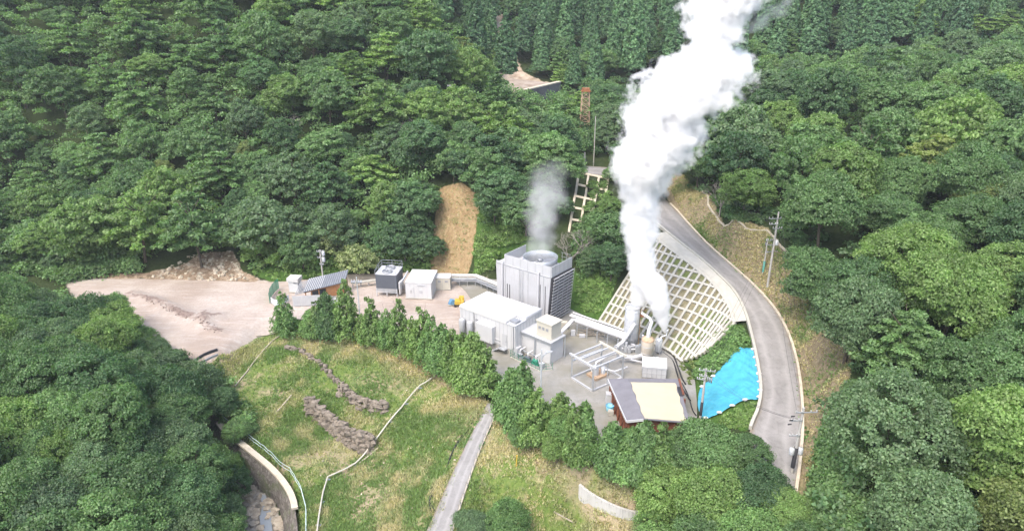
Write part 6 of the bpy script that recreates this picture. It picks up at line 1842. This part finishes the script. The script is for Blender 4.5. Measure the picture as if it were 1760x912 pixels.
b = MB(); b.box(o.x - 1.1, o.x - .75, o.y - .09, o.y - .06, .9 + o.z, 1.7 + o.z); b.build('sign', M_WHITE, gt)

# lattice tower
g = Vector((18.5, 176, 0)); g.z = float(hz(g.x, g.y)); hT = height_at(g, 157)
lt = thing('lattice_tower', 'rusty lattice tower rising from the trees left of the big steam', 'tower', g)
b = MB()
wB, wT = 1.25, .85
def corner(k, z):
    w = wB + (wT - wB) * z / hT; return g + Vector(((1 if k in (0, 3) else -1) * w, (1 if k in (0, 1) else -1) * w, z))
for k in range(4): b.bar(corner(k, -.3), corner(k, hT), .16)
n = 7
for i in range(n):
    z0, z1 = hT * i / n, hT * (i + 1) / n
    for k in range(4):
        b.bar(corner(k, z0), corner((k + 1) % 4, z1), .09); b.bar(corner((k + 1) % 4, z0), corner(k, z1), .09); b.bar(corner(k, z1), corner((k + 1) % 4, z1), .1)
b.build('lattice', M_RUSTPALE, lt)
b = MB(); b.box(g.x - 1.2, g.x + 1.2, g.y - 1.2, g.y + 1.2, g.z + hT + .01, g.z + hT + .2); b.box(g.x - .9, g.x + .9, g.y - .9, g.y + .9, g.z + hT + .201, g.z + hT + .8); b.build('head', M_RUST, lt)

# wires
def wire(p, q, sag, name, label, r=.014):
    pts = [p.lerp(q, k / 16) - Vector((0, 0, sag * 4 * (k / 16) * (1 - k / 16))) for k in range(17)]
    b = MB(); b.tube(pts, r, 4); return tag(b.build(name, M_CABLE), label, 'cable', 'wires between the roadside poles')
for k in range(4): wire(tipsA[k], tipsC[k], 1.0 + .1 * k, 'power_line', 'thin dark wire strung between the tall roadside pole and the transformer pole')
for k in range(3): wire(tipsC[4 + k], tipsD[k], 1.0 + .12 * k, 'power_line', 'thin dark wire from the transformer pole to the pole by the blue tarpaulin')
for k in range(3): wire(tipsA[8 + k], Vector((24 + k * 1.0, 150, 24 + .4 * k)), 1.5, 'power_line', 'thin wire running from the tall roadside pole up the valley')
for k in range(3): wire(tipsD[k], tipsA[4 + k], 1.2, 'power_line', 'thin wire over the road bend between two poles')

# white pipe down the bank
def ground_line(px, dz, step=1.2):
    return [Vector((p.x, p.y, float(hz(p.x, p.y)) + dz)) for p in resample([G(*a) for a in px], step)]
wp = thing('white_pipe', 'long white pipe on short stands running down the grassy bank', 'pipe', G(620, 790))
q = ground_line([(742,654),(722,667),(690,705),(655,748),(634,776),(612,800),(564,824),(556,850),(549,890),(543,940)], .5)
b = MB(); b.tube(q, .10, 8); b.build('run', M_CREAM, wp)
for p in q[2::3]:
    b = MB(); b.bar(p - Vector((0, 0, .8)), p, .08); b.bar(p - Vector((.3, 0, .42)), p + Vector((.3, 0, -.42)), .3, .06); b.build('stand', M_STEEL, wp)
# rail along the stream bank
sr = thing('stream_rail', 'pale green pipe railing above the stone bank of the stream', 'railing', G(470, 800))
q = ground_line([(378,722),(400,737),(430,758),(468,788),(500,815),(518,846),(527,880),(527,930)], 0, .8)
b = MB()
for p in q[::2]: b.tube([p, p + Vector((0, 0, 1.1))], .035, 5)
b.build('post', M_STEEL, sr)
b = MB()
for z in (.55, 1.1): b.tube([p + Vector((0, 0, z)) for p in q], .04, 6)
b.build('rail', simple('pale_green_rail', (.45, .56, .52), .5), sr)
# black hose on the bank cap
b = MB(); b.tube([p + Vector((.2 + .35 * math.sin(i * .7), .15 * math.sin(i * .9), .12)) for i, p in enumerate(ground_line([(415,752),(440,778),(470,800),(495,830),(505,850)], .1, .7))], .06, 6)
tag(b.build('hose', M_BLACKPIPE), 'black hose lying along the cap of the stream bank', 'hose')
# path rails and hoses
pr = thing('path_rail', 'low dark railing along the right side of the path', 'railing', pathR[10])
b = MB()
for p in resample(pathR, 2.2)[1:]: b.tube([p + Vector((.12, 0, -.1)), p + Vector((.12, 0, .8))], .035, 5)
b.build('post', M_GREYMETAL, pr)
b = MB()
for z in (.4, .78): b.tube([p + Vector((.12, 0, z)) for p in pathR[1:]], .02, 5)
b.build('rail', M_GREYMETAL, pr)
eb = MB(); rib(eb, [p + Vector((.02, 0, -.02)) for p in pathR], [Vector((0, 0, 1))] * len(pathR), .14, .10)
tag(eb.build('path_edging', M_CREAM_CONC), 'thin concrete edging on the right of the path', 'kerb')
for k, px in enumerate([[(815,715),(795,752),(770,795),(752,830),(742,862),(748,880)], [(806,725),(784,770),(760,812),(742,850),(738,905)]]):
    b = MB(); b.tube([p + Vector((.25 * math.sin(i * .8 + k), 0, 0)) for i, p in enumerate(ground_line(px, .08, 1.0))], .06, 6)
    tag(b.build('hose', M_BLACKPIPE), ['black hose looping beside the left of the path', 'black hose nearest the left edge of the path'][k], 'hose')
# marker posts
for px, py, pyt, lab in ((609, 590, 571, 'yellow marker post at the top of the bank under the hedge'), (891, 772, 757, 'orange marker post beside the clump right of the path'), (887, 800, 783, 'orange marker post lower on the bank right of the path')):
    g = G(px, py); h = max(1.2, height_at(g, pyt)); t = thing('marker_post', lab, 'post', g)
    b = MB(); b.bar(g - Vector((0, 0, .2)), g + Vector((.1, 0, h)), .12); b.build('shaft', M_YELLOW, t)
    b = MB(); b.box(g.x + .02, g.x + .18, g.y - .08, g.y + .08, g.z + h + .001, g.z + h + .1); b.build('cap', M_YELLOW, t)
# logs and boards on the bank and gravel edge
for pts, r, lab in (([(476,708),(501,680)], .13, 'pale log leaning on the upper grassy bank'), ([(398,650),(381,668)], .12, 'grey board near the gravel edge of the bank'), ([(404,664),(470,585),(486,574)], .09, 'long dark pole lying along the edge of the grassy bank'),
                    ([(440,578),(476,572)], .1, 'short log by the lone hedge tree'), ([(618,796),(650,770)], .1, 'brown stick by the lowest boulder wall'), ([(952,880),(985,898)], .09, 'thin stick on the bank left of the streaked wall')):
    q = ground_line(pts, .12, 1.5); b = MB(); b.tube(q, r, 7); tag(b.build('log', M_WOOD), lab, 'log')
gr = thing('drain_grate', 'dark steel drain edge at the tip of the gravel', 'drain', G(352, 612))
q = ground_line([(333,624),(352,610),(374,602)], .1); b = MB(); rib(b, q, [Vector((0, 0, 1))] * len(q), .25, .25); b.build('beam', M_DARK, gr)
q = ground_line([(345,624),(360,616),(374,610)], .1); b = MB(); rib(b, q, [Vector((0, 0, 1))] * len(q), .18, .15); b.build('rail', M_GREYMETAL, gr)
# fence under the hedge trees
def panel_fence(label, px, h, mat):
    t = thing('panel_fence', label, 'fence', G(*px[0])); q = ground_line(px, 0, 1.8)
    b = MB()
    for a, c in zip(q, q[1:]): b.hexa([a, c, c + Vector((0, .05, 0)), a + Vector((0, .05, 0))], [v + Vector((0, 0, h)) for v in (a, c, c + Vector((0, .05, 0)), a + Vector((0, .05, 0)))])
    b.build('panel', mat, t)
    b = MB()
    for p in q: b.tube([p + Vector((0, -.06, 0)), p + Vector((0, -.06, h + .15))], .05, 6)
    b.build('post', M_GREYMETAL, t)
panel_fence('grey sheet fence below the yard between the two tree clumps', [(1008,792),(1030,802),(1060,810),(1110,818),(1160,822)], 1.6, M_OFFWHITE)
panel_fence('grey sheet fence behind the hedge row above the bank', [(575,570),(620,580),(665,592),(712,606),(750,624),(800,650)], 1.5, M_OFFWHITE)
# black hoses by the water tank
for k, pts in enumerate([[(1146,606),(1158,616),(1166,636),(1172,652),(1178,662)], [(1140,608),(1156,622),(1164,645),(1172,668),(1186,690)], [(1172,660),(1182,680),(1190,706),(1196,716)]]):
    q = spline([G(*a) + Vector((0, 0, .25)) for a in pts], 5); b = MB(); b.tube(q, .11 if k < 2 else .07, 7)
    tag(b.build('hose', M_BLACKPIPE), ['upper thick black hose between grid foot and red shed', 'lower thick black hose curling past the white tank', 'thin black hose beside the right wall of the red shed'][k], 'hose')
# pale rocks at the mountain foot, and in the stream bed
def rubble(seed, name, label, poly, n, size, mat):
    rng = random.Random(seed); b = MB(); k = 0
    X = [p[0] for p in poly]; Y = [p[1] for p in poly]
    while k < n:
        qx, qy = rng.uniform(min(X), max(X)), rng.uniform(min(Y), max(Y))
        if not inpoly([qx], [qy], poly)[0]: continue
        g = G(qx, qy); b.ball(g, rng.uniform(*size), 6, (rng.uniform(.7, 1.3), rng.uniform(.7, 1.2), rng.uniform(.5, .9)), amp=.9); k += 1
    return tag(b.build(name, mat), label, 'rubble', kind='stuff')
rubble(1, 'rubble', 'pale rocks along the mountain foot behind the gravel', [(250,478),(300,452),(330,434),(398,432),(418,470),(440,482),(330,482)], 150, (.12, .5), M_RUBBLE)
rubble(2, 'rubble', 'brown stones of the spoil heap on the gravel', [(225,504),(270,512),(330,540),(372,552),(385,572),(355,572),(345,556),(300,540),(262,524)], 110, (.05, .14), simple('spoil_stone', (.15, .11, .09), .95, var=.35, scale=2))
rubble(3, 'rubble', 'pale stones in the grass of the bank', [(430,640),(560,640),(760,660),(840,720),(800,880),(560,890),(520,830)], 110, (.06, .17), M_RUBBLE)
rubble(4, 'rubble', 'boulders in the stream bed', [(425,838),(470,862),(486,910),(430,912),(420,870)], 36, (.25, .8), M_RUBBLE)
# water in the stream
b = MB(); q0 = [G(*a, .12) for a in [(446,850),(452,870),(446,888),(452,930)]]; q1 = [G(*a, .12) for a in [(456,850),(466,872),(466,890),(470,930)]]
zs = [min(a.z, c.z) for a, c in zip(q0, q1)]
b.add([Vector((p.x, p.y, z)) for a, c, z in zip(q0, q1, zs) for p in (a, c)], [(2 * i, 2 * i + 1, 2 * i + 3, 2 * i + 2) for i in range(3)])
def water_m():
    m, nt, bs = new_mat('stream_water'); bs.inputs['Base Color'].default_value = (.30, .33, .34, 1); bs.inputs['Roughness'].default_value = .12
    bump(nt, bs, noise_node(nt, 2.5, 4, .6), .3, .05); return m
tag(b.build('water', water_m()), kind='structure')
# ------------------------------------------------------------------ steam
def plume(name, label, rows, y0, y1, dens, edge, nscale, namp, parent=None, fade_top=0.0, grow=1.55, colour=.985, thin=None, rise=0.0):
    """a column of steam: a tube-shaped volume whose density falls off from a bending axis and is broken up by noise"""
    pts = []
    n = len(rows)
    for i, (py, cx, hw) in enumerate(rows):
        y = y0 + (y1 - y0) * i / (n - 1)
        a, b_, c = ray(cx, py); t = y / b_
        fw = t
        pts.append((a * t, y, CAM_H + c * t, max(.12, hw * fw / FPX)))
    pts.sort(key=lambda p: p[2])
    A = np.array(pts)
    zlo, zhi = A[0, 2], A[-1, 2]
    xlo, xhi = A[:, 0].min() - .01, A[:, 0].max() + .01
    ylo, yhi = min(y0, y1) - .01, max(y0, y1) + .01
    rmax = A[:, 3].max()
    b = MB(); seg = 20
    zz = np.linspace(zlo, zhi, 34)
    vs = []
    for z in zz:
        x, y, r = (np.interp(z, A[:, 2], A[:, k]) for k in (0, 1, 3))
        r = r * grow + .15
        vs += [(x + r * math.cos(6.283 * k / seg), y + r * math.sin(6.283 * k / seg), z) for k in range(seg)]
    m_ = len(zz)
    b.add(vs, [(i * seg + k, i * seg + (k + 1) % seg, (i + 1) * seg + (k + 1) % seg, (i + 1) * seg + k) for i in range(m_ - 1) for k in range(seg)] + [tuple(range(seg - 1, -1, -1)), tuple((m_ - 1) * seg + k for k in range(seg))])
    m = bpy.data.materials.new(name); m.use_nodes = True
    nt = m.node_tree; nt.nodes.clear()
    out = N(nt, 'ShaderNodeOutputMaterial')
    tc = N(nt, 'ShaderNodeTexCoord'); sp = N(nt, 'ShaderNodeSeparateXYZ'); nt.links.new(tc.outputs['Object'], sp.inputs[0])
    zn = math_(nt, 'DIVIDE', math_(nt, 'SUBTRACT', sp.outputs[2], zlo), zhi - zlo)
    def curve(vals, lo, hi):
        c = N(nt, 'ShaderNodeFloatCurve'); cv = c.mapping.curves[0]
        P_ = [((p[2] - zlo) / (zhi - zlo), (v - lo) / (hi - lo)) for p, v in zip(pts, vals)]
        cv.points[0].location = P_[0]; cv.points[1].location = P_[-1]
        for q in P_[1:-1]: cv.points.new(*q)
        c.mapping.update()
        nt.links.new(zn, c.inputs['Value'])
        return math_(nt, 'MULTIPLY_ADD', c.outputs[0], hi - lo, lo)
    cx, cy, cr = curve(A[:, 0], xlo, xhi), curve(A[:, 1], ylo, yhi), curve(A[:, 3], 0, rmax)
    dx, dy = math_(nt, 'SUBTRACT', sp.outputs[0], cx), math_(nt, 'SUBTRACT', sp.outputs[1], cy)
    d = math_(nt, 'SQRT', math_(nt, 'ADD', math_(nt, 'MULTIPLY', dx, dx), math_(nt, 'MULTIPLY', dy, dy)))
    d = math_(nt, 'DIVIDE', d, cr)
    # noise in units that grow with the plume
    no = N(nt, 'ShaderNodeTexNoise'); no.inputs['Scale'].default_value = nscale; no.inputs['Detail'].default_value = 5.0; no.inputs['Roughness'].default_value = .62
    nt.links.new(tc.outputs['Object'], no.inputs['Vector'])
    f = math_(nt, 'ADD', math_(nt, 'SUBTRACT', 1.0, d), math_(nt, 'MULTIPLY', math_(nt, 'SUBTRACT', no.outputs['Fac'], .5), math_(nt, 'MULTIPLY_ADD', zn, namp * rise, namp)))
    f = math_(nt, 'DIVIDE', f, edge)
    cl = N(nt, 'ShaderNodeClamp'); nt.links.new(f, cl.inputs[0])
    den = math_(nt, 'MULTIPLY', cl.outputs[0], dens)
    if fade_top:
        den = math_(nt, 'MULTIPLY', den, ramp(nt, zn, [(0, 1), (1 - fade_top, 1 if not thin else thin), (1, 0)]))
    pv = N(nt, 'ShaderNodeVolumePrincipled'); pv.inputs['Color'].default_value = (colour, colour, colour, 1); pv.inputs['Anisotropy'].default_value = 0.0
    nt.links.new(den, pv.inputs['Density'])
    nt.links.new(pv.outputs[0], out.inputs['Volume'])
    o = b.build(name, m, parent)
    return tag(o, label, 'steam', kind='stuff')
plume('steam_plume', 'huge white steam column rising from the tall silencer past the top of the photo',
      [(526,1098,10),(505,1100,19),(480,1102,24),(450,1101,26),(420,1100,28),(380,1100,31),(340,1102,36),(300,1106,52),(265,1122,66),(235,1142,72),(205,1145,72),(180,1162,80),(150,1184,84),(125,1200,78),(100,1218,66),(70,1222,46),(40,1230,48),(10,1246,56),(-25,1266,62),(-80,1290,66)],
      93.7, 100.0, 1.5, .40, .42, 1.2, rise=1.5, grow=1.8)
plume('steam_jet', 'smaller white steam jet from the nozzle of the small drum', [(572,1143,3),(560,1141,8),(545,1138,14),(525,1133,20),(505,1127,25),(485,1120,26),(462,1110,20)], NOZ.y, 93.0, 2.2, .3, .55, .9, fade_top=.15)
plume('vapour_plume', 'thin grey vapour drifting up from the fan of the cooling tower', [(441,928,22),(434,928,24),(410,930,28),(380,933,31),(350,936,34),(320,939,37),(295,944,39),(272,956,36)], 104.0, 108.0, .26, .8, .42, 2.1, fade_top=.45, colour=.93)
plume('steam_wisp', 'torn wisp of steam at the top right of the big column', [(58,1285,16),(40,1305,22),(24,1325,24),(8,1345,20),(-4,1362,12)], 99.0, 101.0, .22, .9, .55, 3.2, colour=.97, grow=2.2)
scene.cycles.volume_step_rate = 0.12
# ------------------------------------------------------------------ haze: one closed box of even, thin air
def haze(density):
    m = bpy.data.materials.new('haze'); m.use_nodes = True
    nt = m.node_tree; nt.nodes.clear()
    out = N(nt, 'ShaderNodeOutputMaterial')
    pv = N(nt, 'ShaderNodeVolumePrincipled'); pv.inputs['Color'].default_value = (.93, .96, 1.0, 1); pv.inputs['Density'].default_value = density; pv.inputs['Anisotropy'].default_value = 0.2
    nt.links.new(pv.outputs[0], out.inputs['Volume'])
    b = MB(); b.box(-340, 340, -30, 440, float(H.min()) - 2.5, float(H.max()) + 30)
    return tag(b.build('haze', m), 'thin pale haze in the air of the valley', 'haze', kind='stuff')
haze(HAZE)
